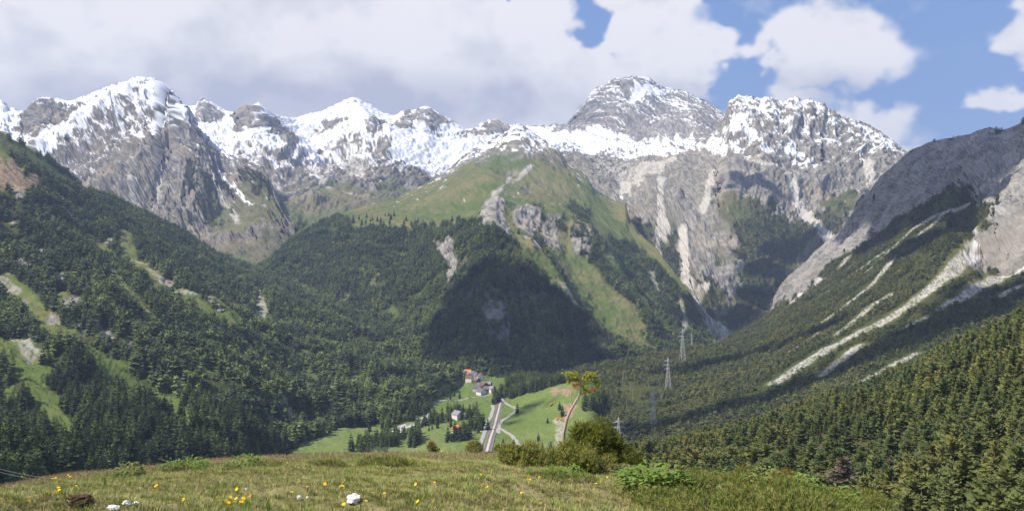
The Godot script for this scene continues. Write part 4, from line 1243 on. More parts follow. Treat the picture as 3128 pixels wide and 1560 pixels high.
func leafy_mesh(rng: RandomNumberGenerator, w: float, h: float, leaves: int, size: float) -> ArrayMesh:
	var v := PackedVector3Array()
	for k in leaves:
		var a := rng.randf() * TAU
		var r := sqrt(rng.randf()) * w * 0.5
		var y := h * pow(rng.randf(), 0.7) * (1.0 - 0.5 * pow(r / (w * 0.5), 2.0))
		var p := Vector3(cos(a) * r, y, sin(a) * r)
		var out := Vector3(cos(a + rng.randf_range(-0.9, 0.9)), rng.randf_range(-0.2, 0.7), sin(a + rng.randf_range(-0.9, 0.9))).normalized()
		var s := out.cross(Vector3.UP).normalized() * size * rng.randf_range(0.22, 0.4)
		var l := size * rng.randf_range(0.7, 1.3)
		var mid := p + out * l * 0.5 + Vector3(0, l * 0.12, 0)
		var tip := p + out * l - Vector3(0, l * 0.12, 0)
		tri(v, p, mid + s, mid)
		tri(v, mid, mid + s, tip)
		tri(v, p, mid, mid - s)
		tri(v, mid, tip, mid - s)
		if k % 4 == 0:
			bar(v, Vector3(p.x * 0.4, 0, p.z * 0.4), p, 0.004, 0.003, 3)
	return raw_mesh(v, whites(v.size()))

func materials() -> void:
	mats.needles = tinted(0.9, 0.25)
	mats.needles.backlight_enabled = true
	mats.needles.backlight = Color(0.5, 0.5, 0.5)
	mats.grass = tinted(0.85, 0.25)
	mats.grass.backlight_enabled = true
	mats.grass.backlight = Color(0.45, 0.45, 0.3)
	mats.stone_grey = plain(Color(0.33, 0.32, 0.30))
	mats.window_dark = plain(Color(0.03, 0.035, 0.04), 0.4)
	mats.timber = plain(Color(0.12, 0.075, 0.045))
	mats.steel = plain(Color(0.55, 0.55, 0.52), 0.6)
	mats.wire = plain(Color(0.35, 0.36, 0.37), 0.5)
	mats.machine = plain(Color(0.72, 0.30, 0.03), 0.5)
	mats.cloud = plain(Color(0.9, 0.9, 0.9), 1.0)
	mats.bark_grey = plain(Color(0.20, 0.155, 0.12))
	mats.bark_pale = plain(Color(0.44, 0.35, 0.28))
	mats.plaster = plain(Color(0.72, 0.70, 0.66))
	mats.larch_wall = plain(Color(0.16, 0.10, 0.06))
	mats.roof_slate = plain(Color(0.14, 0.14, 0.15))
	mats.roof_light = plain(Color(0.24, 0.24, 0.26))
	mats.roof_brown = plain(Color(0.17, 0.10, 0.075))
	mats.roof_orange = plain(Color(0.62, 0.19, 0.08))
	mats.gravel = plain(Color(0.46, 0.43, 0.38))
	mats.asphalt = plain(Color(0.34, 0.33, 0.31))
	mats.ballast = plain(Color(0.23, 0.205, 0.19))
	mats.rail = plain(Color(0.12, 0.09, 0.075), 0.5)
	mats.water = plain(Color(0.30, 0.36, 0.36), 0.15)
	mats.quartz = plain(Color(0.78, 0.76, 0.74))
	mats.dung = plain(Color(0.075, 0.045, 0.03))
	mats.yellow = plain(Color(0.85, 0.52, 0.01), 0.6)
	mats.stalk = plain(Color(0.10, 0.15, 0.04))
	mats.leaf = leaf_tint(Color(0.14, 0.22, 0.045))
	mats.leaf_dull = leaf_tint(Color(0.17, 0.20, 0.06))
	mats.dry_wood = plain(Color(0.42, 0.37, 0.31))

func build_rest() -> void:
	materials()
	var rng := RandomNumberGenerator.new()
	rng.seed = 5
	build_woods(rng)
	build_valley(rng)
	build_knoll(rng)
	build_clouds()

const PINE_LABELS := ["dark green mountain pine standing in the wood on the near slope", "mid green mountain pine standing in the wood on the near slope", "olive mountain pine standing in the wood on the near slope", "yellowish olive mountain pine standing in the wood on the near slope", "dying grey-brown mountain pine standing in the wood on the near slope"]

func build_woods(rng: RandomNumberGenerator) -> void:
	var far_spires := []
	var far_pines := []
	var mid_spires := []
	var far_round := []
	for k in 3:
		far_spires.append(crown(rng, 7, 6, 1, 0.20, 0.15, 0.06))
		far_pines.append(crown(rng, 6, 6, 1, 0.30, 0.7, 0.10))
		mid_spires.append(crown(rng, 13, 8, 2, 0.19, 0.2, 0.08))
		far_round.append(crown(rng, 8, 7, 1, 0.22, 0.5, 0.10))
	mats.mid_spires = mid_spires
	var spruce := [Color(0.062, 0.088, 0.044), Color(0.092, 0.125, 0.052), Color(0.13, 0.17, 0.06), Color(0.19, 0.235, 0.075)]
	var dwarf := [Color(0.075, 0.094, 0.040), Color(0.105, 0.12, 0.045), Color(0.14, 0.145, 0.05)]
	var near_p := PackedVector3Array()
	var far_p := PackedVector3Array()
	for p in wooded(lands.left_slope, 0.034, rng):
		if p.z > -1050.0:
			near_p.append(p)
		else:
			far_p.append(p)
	wood("conifer_wood", "dark conifer wood on the lower left slope beyond the knoll", near_p, mid_spires, 15.0, 27.0, spruce, rng)
	wood("conifer_wood", "dense green conifer forest covering the left valley slope", far_p, far_spires + far_round, 12.0, 25.0, spruce, rng)
	var mp := wooded(lands.green_mountain, 0.034, rng)
	wood("conifer_wood", "conifer forest covering the foot of the green middle mountain", mp, far_spires + far_round, 12.0, 23.0, spruce, rng)
	var rp := wooded(lands.right_slope, 0.075, rng)
	wood("dwarf_pine_wood", "olive dwarf pine thicket on the right talus slope", rp, far_pines + far_spires, 3.5, 10.0, dwarf, rng)
	var up := wooded(lands.left_peak, 0.008, rng)
	up.append_array(wooded(lands.far_range, 0.008, rng))
	wood("conifer_wood", "sparse dark conifer woods under the snow peak", up, far_spires, 12.0, 20.0, [Color(0.04, 0.06, 0.038), Color(0.056, 0.078, 0.04)], rng)
	var lp := wooded(lands.limestone_mountain, 0.018, rng)
	wood("dwarf_pine_wood", "dark dwarf pine patches on the right limestone mountain", lp, far_pines, 5.0, 10.0, [Color(0.05, 0.075, 0.04), Color(0.08, 0.10, 0.045)], rng)
	var vp := wooded(lands.valley, 0.04, rng)
	wood("conifer_wood", "dark spruce groves by the river and behind the hay meadow", vp, mid_spires, 11.0, 22.0, spruce, rng)
	# the near slope: the 300 that show largest are trees of their own, the rest one wood
	var pines := []
	for k in 4:
		pines.append(crown(rng, 15, 11, 5, 0.25 + 0.02 * k, 0.45 + 0.16 * k, 0.05, true))
	var np := wooded(lands.near_slope, 0.062, rng)
	var order := []
	for i in np.size():
		var p := np[i]
		var px := 1564.0 + p.x / -p.z * FOC
		var py := 780.0 - (p.y + 8.0 - EYE_HEIGHT) / -p.z * FOC
		var crest: float = 1440.0 if px < 2300.0 else 1440.0 + (px - 2300.0) * 0.33
		order.append([-p.z + (10000.0 if px > 3180.0 or px < 1900.0 or py > minf(crest, 1575.0) else 0.0), i])
	order.sort_custom(func(a, b): return a[0] < b[0])
	var tones := [Color(0.090, 0.122, 0.046), Color(0.140, 0.165, 0.052), Color(0.20, 0.20, 0.060)]
	var crown_mats := []
	for k in 5:
		crown_mats.append(leaf_tint(tones[0].lerp(tones[2], k / 4.0) if k < 4 else Color(0.16, 0.13, 0.09)))
	var trunks := []
	for k in 2:
		trunks.append(trunk(1.0, 0.02, 0.006, rng))
	var rest := PackedVector3Array()
	var protos := []
	for k in order.size():
		var p := np[order[k][1]]
		if k >= 300:
			rest.append(p)
			continue
		var h := lerpf(5.0, 14.0, pow(rng.randf(), 1.3))
		var t: Node3D
		if k < 4:
			t = Node3D.new()
			t.name = numbered("pine_tree")
			add_child(t)
			put("trunk", trunks[k % 2], mats.bark_grey, t)
			put("crown", pines[k], crown_mats[k], t)
			tag(t, PINE_LABELS[k], "tree", "mountain pines on the near slope")
			protos.append(t)
		else:
			t = protos[rng.randi() % 4].duplicate()
			t.name = numbered("pine_tree")
			add_child(t)
			var tone := rng.randi() % 4 if rng.randf() < 0.97 else 4
			(t.get_child(1) as MeshInstance3D).material_override = crown_mats[tone]
			t.set_meta("label", PINE_LABELS[tone])
		t.position = p - Vector3(0, 0.15, 0)
		t.rotation.y = rng.randf() * TAU
		t.scale = Vector3(h * rng.randf_range(0.85, 1.2), h, h * rng.randf_range(0.85, 1.2))
	wood("pine_wood", "olive green mountain pines covering the near slope below the meadow", rest, pines, 6.0, 13.0, tones, rng)

func lone_tree(l: Land, px: float, py: float, tall: float, kind: int, called: String, label: String, group: String, rng: RandomNumberGenerator) -> void:
	var p := l.on(px, py)
	var h := tall * -p.z / FOC
	var t := thing(called, label, "tree", p - Vector3(0, h * 0.02, 0), rng.randf() * TAU, group)
	t.scale = Vector3(h * 1.1, h, h * 1.1)
	put("trunk", mats.lone_trunk, mats.bark_grey, t)
	put("crown", mats.mid_spires[kind % 3], mats.spruce[rng.randi() % 3], t)

func build_valley(rng: RandomNumberGenerator) -> void:
	var v: Land = lands.valley
	mats.lone_trunk = trunk(1.0, 0.018, 0.005, rng)
	mats.spruce = [plain(Color(0.042, 0.066, 0.036)), plain(Color(0.05, 0.078, 0.04)), plain(Color(0.062, 0.092, 0.042))]
	# roads, paths, river, railway
	for r in [[[1540, 1228, 1548, 1235, 1560, 1241, 1572, 1246, 1578, 1254, 1574, 1263, 1551, 1275, 1534, 1284, 1525, 1296, 1524, 1308, 1544, 1319, 1565, 1333, 1576, 1347, 1583, 1362, 1588, 1380], 5.0, "road"], [[1524, 1308, 1521, 1316, 1524, 1325], 5.0, "road"], [[1504, 1238, 1507, 1249, 1499, 1273, 1488, 1291, 1481, 1317, 1471, 1352, 1464, 1375], 5.0, "road"], [[1434, 1315, 1455, 1316, 1480, 1318], 3.0, "path"], [[1262, 1250, 1290, 1243, 1320, 1235, 1350, 1227, 1385, 1222, 1420, 1217, 1462, 1209, 1490, 1205, 1520, 1203], 4.0, "road"], [[1428, 1149, 1440, 1156, 1450, 1163, 1465, 1170, 1476, 1175, 1478, 1184], 5.0, "path"], [[1395, 1137, 1412, 1144, 1428, 1149], 4.0, "path"], [[1540, 1228, 1530, 1214, 1520, 1203], 5.0, "road"]]:
		var o := put(r[2], ribbon(v, r[0], r[1], r[1], 0.5), mats.gravel if r[2] == "path" else mats.asphalt)
		o.set_meta("kind", "structure")
	for r in [[[1205, 1316, 1222, 1306, 1249, 1297, 1282, 1288, 1300, 1280, 1314, 1272, 1306, 1264], 20.0], [[1204, 1272, 1220, 1264, 1236, 1256], 8.0]]:
		var o := put("river_bank", ribbon(v, r[0], r[1], r[1] * 0.7, 0.4), mats.gravel)
		o.set_meta("kind", "structure")
	var riv := put("river", ribbon(v, [1222, 1306, 1249, 1297, 1282, 1288, 1300, 1280, 1314, 1272], 5.0, 4.0, 0.7), mats.water)
	riv.set_meta("kind", "structure")
	var rail := thing("railway", "straight double railway track on grey ballast crossing the valley meadows", "railway")
	var line := [1487, 1388, 1496, 1350, 1506, 1314, 1518, 1272, 1530, 1228]
	put("ballast", ribbon(v, line, 11.0, 9.0, 0.5), mats.ballast, rail)
	put("ballast_shoulder", ribbon(v, line, 3.0, 2.0, 0.62), mats.gravel, rail)
	for s in [-3.6, -2.4, 2.2, 3.4]:
		put("rail", ribbon(v, line, 0.35, 0.35, 0.75, 6.0, s), mats.rail, rail)
	# houses: bearing, size, roof, wall, what sets each apart
	var hs := [
		[1420, 1147, 10, 12, 6, "roof_light", "plaster", "white house with pale grey roof beside the orange-roofed hamlet house"],
		[1430, 1146, 10, 11, 6.5, "roof_orange", "plaster", "white house with bright orange roof at the upper end of the hamlet"],
		[1441, 1150, 9, 10, 6, "roof_light", "larch_wall", "grey-roofed wooden house next to the orange-roofed hamlet house"],
		[1448, 1153, 9, 10, 6, "roof_slate", "larch_wall", "dark slate-roofed wooden house in the upper hamlet row"],
		[1453, 1158, 9, 11, 6, "roof_slate", "plaster", "slate-roofed white house below the upper hamlet row"],
		[1469, 1163, 13, 14, 7, "roof_brown", "plaster", "large white house with wide brown roof at the hamlet meadow's edge"],
		[1434, 1167, 11, 12, 7, "roof_brown", "plaster", "white house with reddish brown roof standing alone on the hamlet slope"],
		[1456, 1172, 10, 11, 6, "roof_slate", "larch_wall", "dark wooden house under the large brown-roofed house"],
		[1456, 1192, 11, 12, 6, "roof_slate", "plaster", "slate-roofed white house at the near left end of the lower hamlet"],
		[1465, 1186, 10, 12, 6, "roof_slate", "larch_wall", "dark slate-roofed wooden house at the back of the lower hamlet"],
		[1482, 1189, 13, 13, 7, "roof_brown", "larch_wall", "big brown-roofed wooden house in the middle of the lower hamlet"],
		[1492, 1185, 9, 10, 6, "roof_light", "larch_wall", "small grey-roofed wooden house behind the lower hamlet"],
		[1470, 1202, 12, 13, 6, "roof_slate", "plaster", "long slate-roofed white house by the road below the hamlet"],
		[1489, 1199, 11, 12, 6.5, "roof_slate", "larch_wall", "slate-roofed wooden house beside the long white house"],
		[1503, 1200, 10, 12, 7, "roof_light", "plaster", "bright white house with pale roof at the right end of the lower hamlet"],
		[1545, 1206, 11, 16, 7, "roof_slate", "larch_wall", "dark station house where the railway enters the wood"],
		[1536, 1209, 9, 10, 6, "roof_light", "plaster", "small pale house beside the dark station house"],
		[1398, 1283, 12, 13, 7, "roof_light", "plaster", "white farmhouse with big grey roof before the spruce grove"],
		[1416, 1282, 7, 8, 5, "roof_light", "plaster", "small white shed beside the grey-roofed farmhouse"],
		[1397, 1325, 11, 12, 6, "roof_orange", "plaster", "house with orange tile roof alone in the meadow near the farm"]]
	var k := 0
	for h in hs:
		house(v.on(h[0], h[1]), [0.3, 1.2, 0.7, 1.5, 0.5][k % 5], h[2], h[3], h[4], mats[h[5]], mats[h[6]], h[7], "houses of the valley")
		k += 1
	# lone spruces
	for t in [[1581, 1266, 34], [1673, 1293, 19], [1645, 1349, 26], [1537, 1373, 32], [1570, 1366, 24], [1709, 1250, 28], [1718, 1269, 36], [1490, 1313, 36], [1377, 1309, 27], [1379, 1352, 24], [1355, 1211, 17], [1388, 1208, 16], [1404, 1213, 21], [1376, 1220, 15], [1128, 1314, 33], [1152, 1342, 40], [1336, 1309, 28], [1310, 1318, 15], [1320, 1315, 15], [1267, 1366, 32], [931, 1352, 15], [1352, 1209, 14], [1600, 1374, 20], [1622, 1376, 22], [1657, 1378, 24], [1683, 1380, 30], [1508, 1236, 22], [1516, 1230, 24], [1525, 1222, 22], [1366, 1356, 22], [1424, 1352, 24]]:
		lone_tree(v, t[0], t[1], t[2], k, "spruce_tree", "single dark spruce standing in the valley meadows", "lone spruces in the valley meadows", rng)
		k += 1
	var g: Land = lands.green_mountain
	for t in [[1025, 662, 9], [1034, 664, 8], [1060, 680, 11], [1079, 682, 15], [1096, 674, 11], [1117, 686, 12], [1120, 668, 10], [1131, 676, 8], [1137, 674, 10], [1152, 675, 11], [1163, 680, 11], [1176, 661, 7], [1187, 659, 9], [1194, 671, 13], [1203, 659, 11], [1190, 687, 13], [1190, 700, 13], [1234, 692, 10], [1241, 680, 12], [1256, 695, 10], [1268, 687, 11], [1277, 685, 11], [1383, 694, 13], [1397, 698, 10], [1404, 697, 12], [1415, 712, 8], [1424, 715, 10], [1454, 718, 12], [1153, 700, 9], [1105, 692, 13]]:
		lone_tree(g, t[0], t[1], t[2] * 1.6, k, "stone_pine", "small dark pine dotting the green alp above the forest edge", "scattered pines on the high alp", rng)
		k += 1
	# power line
	var r: Land = lands.right_slope
	var feet := []
	for p in [[1890, 1415, 142, "tall lattice pylon rising behind the round pine shrub"], [1996, 1300, 106, "lattice pylon in the shaded wood right of the hay meadow"], [2041, 1188, 100, "pale lattice pylon standing above the dead-tree clearing"], [2086, 1108, 98, "lattice pylon against the bright green avalanche meadow"], [2114, 1066, 48, "small distant lattice pylon beside the bright green meadow"]]:
		var f := r.on(p[0], p[1])
		var h: float = p[2] * -f.z / FOC
		pylon(f - Vector3(0, 0.5, 0), h, 0.25, p[3])
		feet.append([f, h])
	for s in feet.size() - 1:
		for m in 3:
			for e in [-1.0, 1.0]:
				var reach: float = [0.115, 0.145, 0.11][m]
				var hh: float = [0.66, 0.78, 0.90][m] - 0.035
				var a: Vector3 = feet[s][0] + Vector3(e * reach * feet[s][1], hh * feet[s][1], 0)
				var b: Vector3 = feet[s + 1][0] + Vector3(e * reach * feet[s + 1][1], hh * feet[s + 1][1], 0)
				cable(a, b, 7.0, 0.045, "thin power cable hanging between the lattice pylons", "cables of the power line")
	for n in 16:
		var f := r.on(rng.randf_range(1898.0, 1985.0), rng.randf_range(1165.0, 1255.0))
		var o := put("dead_tree", mats.lone_trunk, mats.dry_wood, self, f)
		o.scale = Vector3(1.3, 1, 1.3) * rng.randf_range(8.0, 16.0)
		tag(o, "bleached dead trunk standing in the stony clearing under the power line", "tree", "dead trunks in the stony clearing")
	cable(at(-40, 1420, 70), at(330, 1462, 52), 0.4, 0.006, "upper of two thin cables crossing before the dark wood", "")
	cable(at(-40, 1430, 70), at(330, 1470, 52), 0.4, 0.006, "lower of two thin cables crossing before the dark wood", "")
	digger(v.on(1685, 1237), 0.4, 1.3, "yellow digger working on the meadow hill below the bare bank")
	digger(v.on(1702, 1281), 1.9, 0.9, "yellow digger at the head of the gravel ramp")
	digger(v.on(1714, 1281), 2.8, 0.8, "small yellow digger beside the other one on the gravel ramp")

func on_knoll(px: float, py: float) -> Vector3:
	var l: Land = lands.knoll
	var y := 1690.0
	var p := l.on(px, y)
	while y > 1372.0:       # walk away up the knoll to the first spot at the surveyed height
		p = l.on(px, y)
		if 780.0 - (p.y - EYE_HEIGHT) / -p.z * FOC <= py:
			break
		y -= 3.0
	return p

func build_knoll(rng: RandomNumberGenerator) -> void:
	var l: Land = lands.knoll
	var grass := Node3D.new()
	grass.name = "grass"
	add_child(grass)
	tag(grass, "short olive grass with brownish seed heads covering the knoll", "grass", "", "stuff")
	var last := l.front + 2
	var green := [Color(0.183, 0.220, 0.061), Color(0.281, 0.293, 0.098), Color(0.403, 0.366, 0.159)]
	var straw := [Color(0.415, 0.342, 0.207), Color(0.512, 0.415, 0.268), Color(0.366, 0.256, 0.183)]
	var fresh := [Color(0.159, 0.244, 0.055), Color(0.232, 0.305, 0.073)]
	for k in 3:
		strew(grass, tuft(rng, 16, 0.055, 0.06, 0.005, false), scatter_knoll(l, 95.0, rng, 3.0, -0.62 + 0.1 * k, 4, last), 0.7, 1.5, green, mats.grass, rng, "blades")
	for k in 2:
		strew(grass, tuft(rng, 6, 0.085, 0.06, 0.003, true), scatter_knoll(l, 26.0, rng, 5.0, -0.1 + 0.2 * k, 4, last), 0.6, 1.3, straw, mats.grass, rng, "seed_grass")
		strew(grass, tuft(rng, 26, 0.11, 0.08, 0.005, false), scatter_knoll(l, 14.0, rng, 2.2, 0.35 + 0.1 * k, 4, last), 0.6, 1.3, fresh, mats.grass, rng, "tussocks")
	strew(grass, tuft(rng, 6, 0.10, 0.06, 0.0035, true), scatter_knoll(l, 50.0, rng, 5.0, -0.6, l.front - 14, last), 0.8, 1.4, [Color(0.33, 0.21, 0.155), Color(0.42, 0.29, 0.20)], mats.grass, rng, "seed_grass")
	# shrubs on the crest
	var pine := [Color(0.11, 0.15, 0.033), Color(0.20, 0.23, 0.05), Color(0.30, 0.30, 0.07), Color(0.34, 0.27, 0.10)]
	shrub(on_knoll(1812, 1415), lobes_of(rng, 28, Vector3(0.80, 1.22, 0.6), 0.28) + [[Vector3(0.85, 0.2, 0.1), Vector3(0.4, 0.3, 0.4), 1.4], [Vector3(1.15, 0.05, 0.1), Vector3(0.3, 0.2, 0.3), 0.8]], 230, 0.085, [Color(0.09, 0.12, 0.025), Color(0.16, 0.18, 0.035), Color(0.27, 0.26, 0.05)], "big round dark green mountain pine shrub beside the crooked pine", "shrub", "", rng)
	shrub(on_knoll(1600, 1430), lobes_of(rng, 10, Vector3(0.5, 0.42, 0.4), 0.2), 130, 0.08, pine, "low mountain pine shrub with a dark hollow at the left of the clump", "shrub", "", rng)
	shrub(on_knoll(1745, 1436), lobes_of(rng, 18, Vector3(0.85, 0.45, 0.45), 0.2), 130, 0.08, pine, "broad low mountain pine shrub at the foot of the crooked pine", "shrub", "", rng)
	shrub(on_knoll(1448, 1383), [[Vector3(0, 0.16, 0), Vector3(0.25, 0.2, 0.22), 1.0]], 420, 0.06, pine, "small round pine shrub alone on the crest by the railway", "shrub", "", rng)
	shrub(on_knoll(1318, 1377), [[Vector3(0, 0.16, 0), Vector3(0.12, 0.18, 0.12), 1.0], [Vector3(0.1, 0.08, 0), Vector3(0.12, 0.1, 0.1), 0.4]], 160, 0.06, [Color(0.26, 0.15, 0.08), Color(0.22, 0.17, 0.05), Color(0.12, 0.13, 0.03)], "tiny half-brown pine shrub on the crest", "shrub", "", rng)
	shrub(on_knoll(1524, 1384), [[Vector3(0, 0.13, 0), Vector3(0.13, 0.16, 0.13), 1.0]], 120, 0.07, [Color(0.11, 0.16, 0.035), Color(0.17, 0.21, 0.05)], "light green seedling beside the small round shrub", "shrub", "", rng)
	shrub(on_knoll(2405, 1478), [[Vector3(0, 0.14, 0), Vector3(0.26, 0.2, 0.25), 1.0]], 380, 0.06, [Color(0.20, 0.17, 0.035), Color(0.30, 0.22, 0.05), Color(0.15, 0.14, 0.03)], "yellowish orange pine shrub on the right edge of the knoll", "shrub", "", rng)
	shrub(on_knoll(2275, 1462), [[Vector3(0, 0.1, 0), Vector3(0.2, 0.15, 0.2), 1.0]], 240, 0.06, [Color(0.16, 0.16, 0.035), Color(0.25, 0.21, 0.05)], "olive shrub left of the yellowish orange shrub", "shrub", "", rng)
	# low ground shrubs on the right of the knoll
	var heath := [Color(0.16, 0.20, 0.05), Color(0.28, 0.25, 0.08), Color(0.18, 0.23, 0.055), Color(0.12, 0.17, 0.04)]
	var protos := []
	for k in 58:
		var px := rng.randf_range(1960.0, 2720.0)
		var py := rng.randf_range(1455.0, 1600.0)
		var crest := 1445.0 if px < 2300.0 else 1445.0 + (px - 2300.0) * 0.27
		if py < crest + 6.0:
			py = crest + rng.randf_range(6.0, 60.0)
		var t: Node3D
		if k < 4:
			t = shrub(Vector3.ZERO, [[Vector3(0, 0.05, 0), Vector3(0.24, 0.10, 0.2), 1.0], [Vector3(0.15, 0.05, 0.1), Vector3(0.15, 0.08, 0.15), 0.5]], 170, 0.045, heath, "low ochre and green dwarf shrub matting the right of the knoll", "shrub", "low dwarf shrubs on the right of the knoll", rng, "dwarf_shrub")
			protos.append(t)
		else:
			t = protos[rng.randi() % 4].duplicate()
			t.name = numbered("dwarf_shrub")
			add_child(t)
		t.position = on_knoll(px, py)
		t.rotation.y = rng.randf() * TAU
		t.scale = Vector3.ONE * rng.randf_range(0.7, 1.35)
	for b in [[1130, 1428, 1.3], [1190, 1432, 1.2], [1690, 1475, 1.0], [1640, 1465, 0.9], [1020, 1425, 0.9], [840, 1432, 0.7], [1780, 1480, 0.8], [560, 1432, 0.7], [430, 1462, 0.7]]:
		var t: Node3D = protos[rng.randi() % 4].duplicate()
		t.name = numbered("dwarf_shrub")
		add_child(t)
		t.position = on_knoll(b[0], b[1])
		t.rotation.y = rng.randf() * TAU
		t.scale = Vector3.ONE * b[2] * 0.9
		tag(t, "small ochre dwarf shrub in the open grass of the knoll", "shrub", "dwarf shrubs in the open grass")
	# leafy herbs
	var herbs := []
	for k in 3:
		herbs.append(leafy_mesh(rng, 1.0, 0.55, 190, 0.16))
	var k := 0
	for h in [[392, 1466, 0.42], [525, 1442, 0.36], [585, 1440, 0.40], [745, 1436, 0.42], [790, 1432, 0.36], [1985, 1512, 0.66], [1950, 1500, 0.42], [2045, 1505, 0.42], [1900, 1455, 0.34], [1750, 1462, 0.32], [1690, 1458, 0.28], [2210, 1470, 0.3], [2330, 1505, 0.42], [2440, 1520, 0.36], [2560, 1560, 0.36], [1820, 1450, 0.26], [960, 1424, 0.22], [1090, 1400, 0.2], [620, 1440, 0.3], [2130, 1480, 0.26], [700, 1445, 0.26]]:
		var t := thing("leafy_herb", "clump of broad-leaved green herbs in the meadow grass", "plant", on_knoll(h[0], h[1]), rng.randf() * TAU, "leafy herbs on the knoll")
		t.scale = Vector3.ONE * h[2] * (1.05 if h[2] > 0.6 else 1.35)
		if h[2] > 0.6:
			tag(t, "largest clump of broad dark green leaves on the right of the knoll", "plant", "leafy herbs on the knoll")
		put("leaves", herbs[k % 3], mats.leaf if k % 4 else mats.leaf_dull, t)
		k += 1
	# stones
	for s in [[1080, 1554, 44, 24, "bright white stone in the grass at the knoll's foot"], [345, 1558, 38, 14, "flat white stone, lowest of the row by the brown clod"], [386, 1546, 26, 16, "white stone in the middle of the row by the brown clod"], [412, 1543, 22, 11, "small white stone at the upper end of the row by the brown clod"], [2141, 1522, 24, 20, "white stone among the ochre dwarf shrubs"], [752, 1500, 12, 8, "small greyish stone near the yellow flower cluster"]]:
		var p := on_knoll(s[0], s[1])
		var m: float = -p.z / FOC
		var v := PackedVector3Array()
		lump(v, Vector3(0, s[3] * m * 0.35, 0), Vector3(s[2] * m * 0.5, s[3] * m * 0.6, s[2] * m * 0.4), 0.5, int(s[0]), 8, 11, 1.6)
		tag(put("stone", raw_mesh(v), mats.quartz, self, p), s[4], "stone", "white stones in the grass")
	for s in [[912, 1527, 13, "larger round white puffball in the grass"], [937, 1526, 8, "smaller round white puffball beside the larger one"]]:
		var p := on_knoll(s[0], s[1])
		var m: float = -p.z / FOC
		var v := PackedVector3Array()
		lump(v, Vector3(0, s[2] * m * 0.5, 0), Vector3.ONE * s[2] * m * 0.55, 0.12, 3, 8, 12)
		tag(put("puffball", raw_mesh(v), mats.quartz, self, p), s[3], "mushroom", "puffballs in the grass")
	var dp := on_knoll(246, 1536)
	var dm := -dp.z / FOC
	var dv := PackedVector3Array()
	lump(dv, Vector3(0, 8 * dm, 0), Vector3(37 * dm, 15 * dm, 30 * dm), 0.6, 77, 10, 16, 2.2)
	lump(dv, Vector3(22 * dm, 12 * dm, 0), Vector3(16 * dm, 13 * dm, 14 * dm), 0.5, 78, 8, 12, 2.0)
	tag(put("earth_clod", raw_mesh(dv), mats.dung, self, dp), "dark brown clod of dung lying in the grass", "clod")
	# yellow flowers
	var head := PackedVector3Array()
	for q in 8:
		var a := q * TAU / 8.0
		var d := Vector3(cos(a), 0.15, sin(a))
		var s := Vector3(-sin(a), 0, cos(a)) * 0.3
		tri(head, Vector3(0, 0.02, 0), d * 0.7 + s, d)
		tri(head, Vector3(0, 0.02, 0), d, d * 0.7 - s)
	lump(head, Vector3(0, 0.06, 0), Vector3(0.35, 0.2, 0.35), 0.1, 5, 5, 8)
	var head_mesh := raw_mesh(head)
	var sv := PackedVector3Array()
	bar(sv, Vector3(0, -0.03, 0), Vector3(0.02, 1, 0.01), 0.014, 0.009, 4)
	for q in 4:
		blade(sv, Vector3(0, 0.12 + 0.15 * q, 0), 0.16, 0.05, Vector3(cos(q * 2.3), 0, sin(q * 2.3)) * 0.16)
	var stem_mesh := raw_mesh(sv)
	var spots := [[130, 1457], [141, 1460], [152, 1453], [160, 1461], [168, 1459], [176, 1454], [187, 1456], [196, 1452], [205, 1451], [212, 1455], [183, 1462], [171, 1510], [174, 1494], [178, 1502], [473, 1485], [462, 1491], [468, 1496], [477, 1483], [549, 1534], [556, 1535], [671, 1520], [1110, 1373], [1255, 1369], [1146, 1414], [1349, 1378], [1358, 1377], [1173, 1515], [1138, 1507], [1037, 1488], [1044, 1490], [1399, 1447], [1561, 1509], [1592, 1509], [1275, 1535], [1187, 1478], [876, 1412], [1049, 1542], [1117, 1542], [1874, 1449], [1855, 1457], [2036, 1527], [1977, 1517], [1968, 1519], [1720, 1538], [1652, 1545], [1457, 1517], [2020, 1535], [1618, 1467]]
	for q in 40:
		spots.append([rng.randf_range(60.0, 2050.0), rng.randf_range(1440.0, 1556.0)])
	for q in 20:
		spots.append([rng.randf_range(668.0, 762.0), rng.randf_range(1494.0, 1556.0)])
	for s in spots:
		var w0 := on_knoll(s[0], minf(s[1] + 22.0, 1590.0))
		var h: float = maxf(0.08, (w0.y - (EYE_HEIGHT + (780.0 - s[1]) * w0.z / -FOC)) * -1.0)
		h = clampf(h, 0.08, 0.3)
		var t := thing("yellow_flower", "single yellow meadow flower on a thin green stem", "flower", w0, rng.randf() * TAU, "yellow meadow flowers")
		if s[0] < 215 and s[1] < 1465:
			t.set_meta("label", "yellow flower in the dense row on the left crest of the knoll")
		elif s[0] > 665 and s[0] < 765:
			t.set_meta("label", "yellow flower in the loose cluster between the clod and the puffballs")
		var st := put("stem", stem_mesh, mats.stalk, t)
		st.scale = Vector3(h, h, h)
		var hd := put("flower_head", head_mesh, mats.yellow, t, Vector3(0.02, 1.0, 0.01) * h)
		hd.scale = Vector3.ONE * rng.randf_range(0.016, 0.025)
		hd.rotation = Vector3(rng.randf_range(0.1, 0.9), 0, rng.randf_range(-0.4, 0.4))
	crooked_pine(rng)
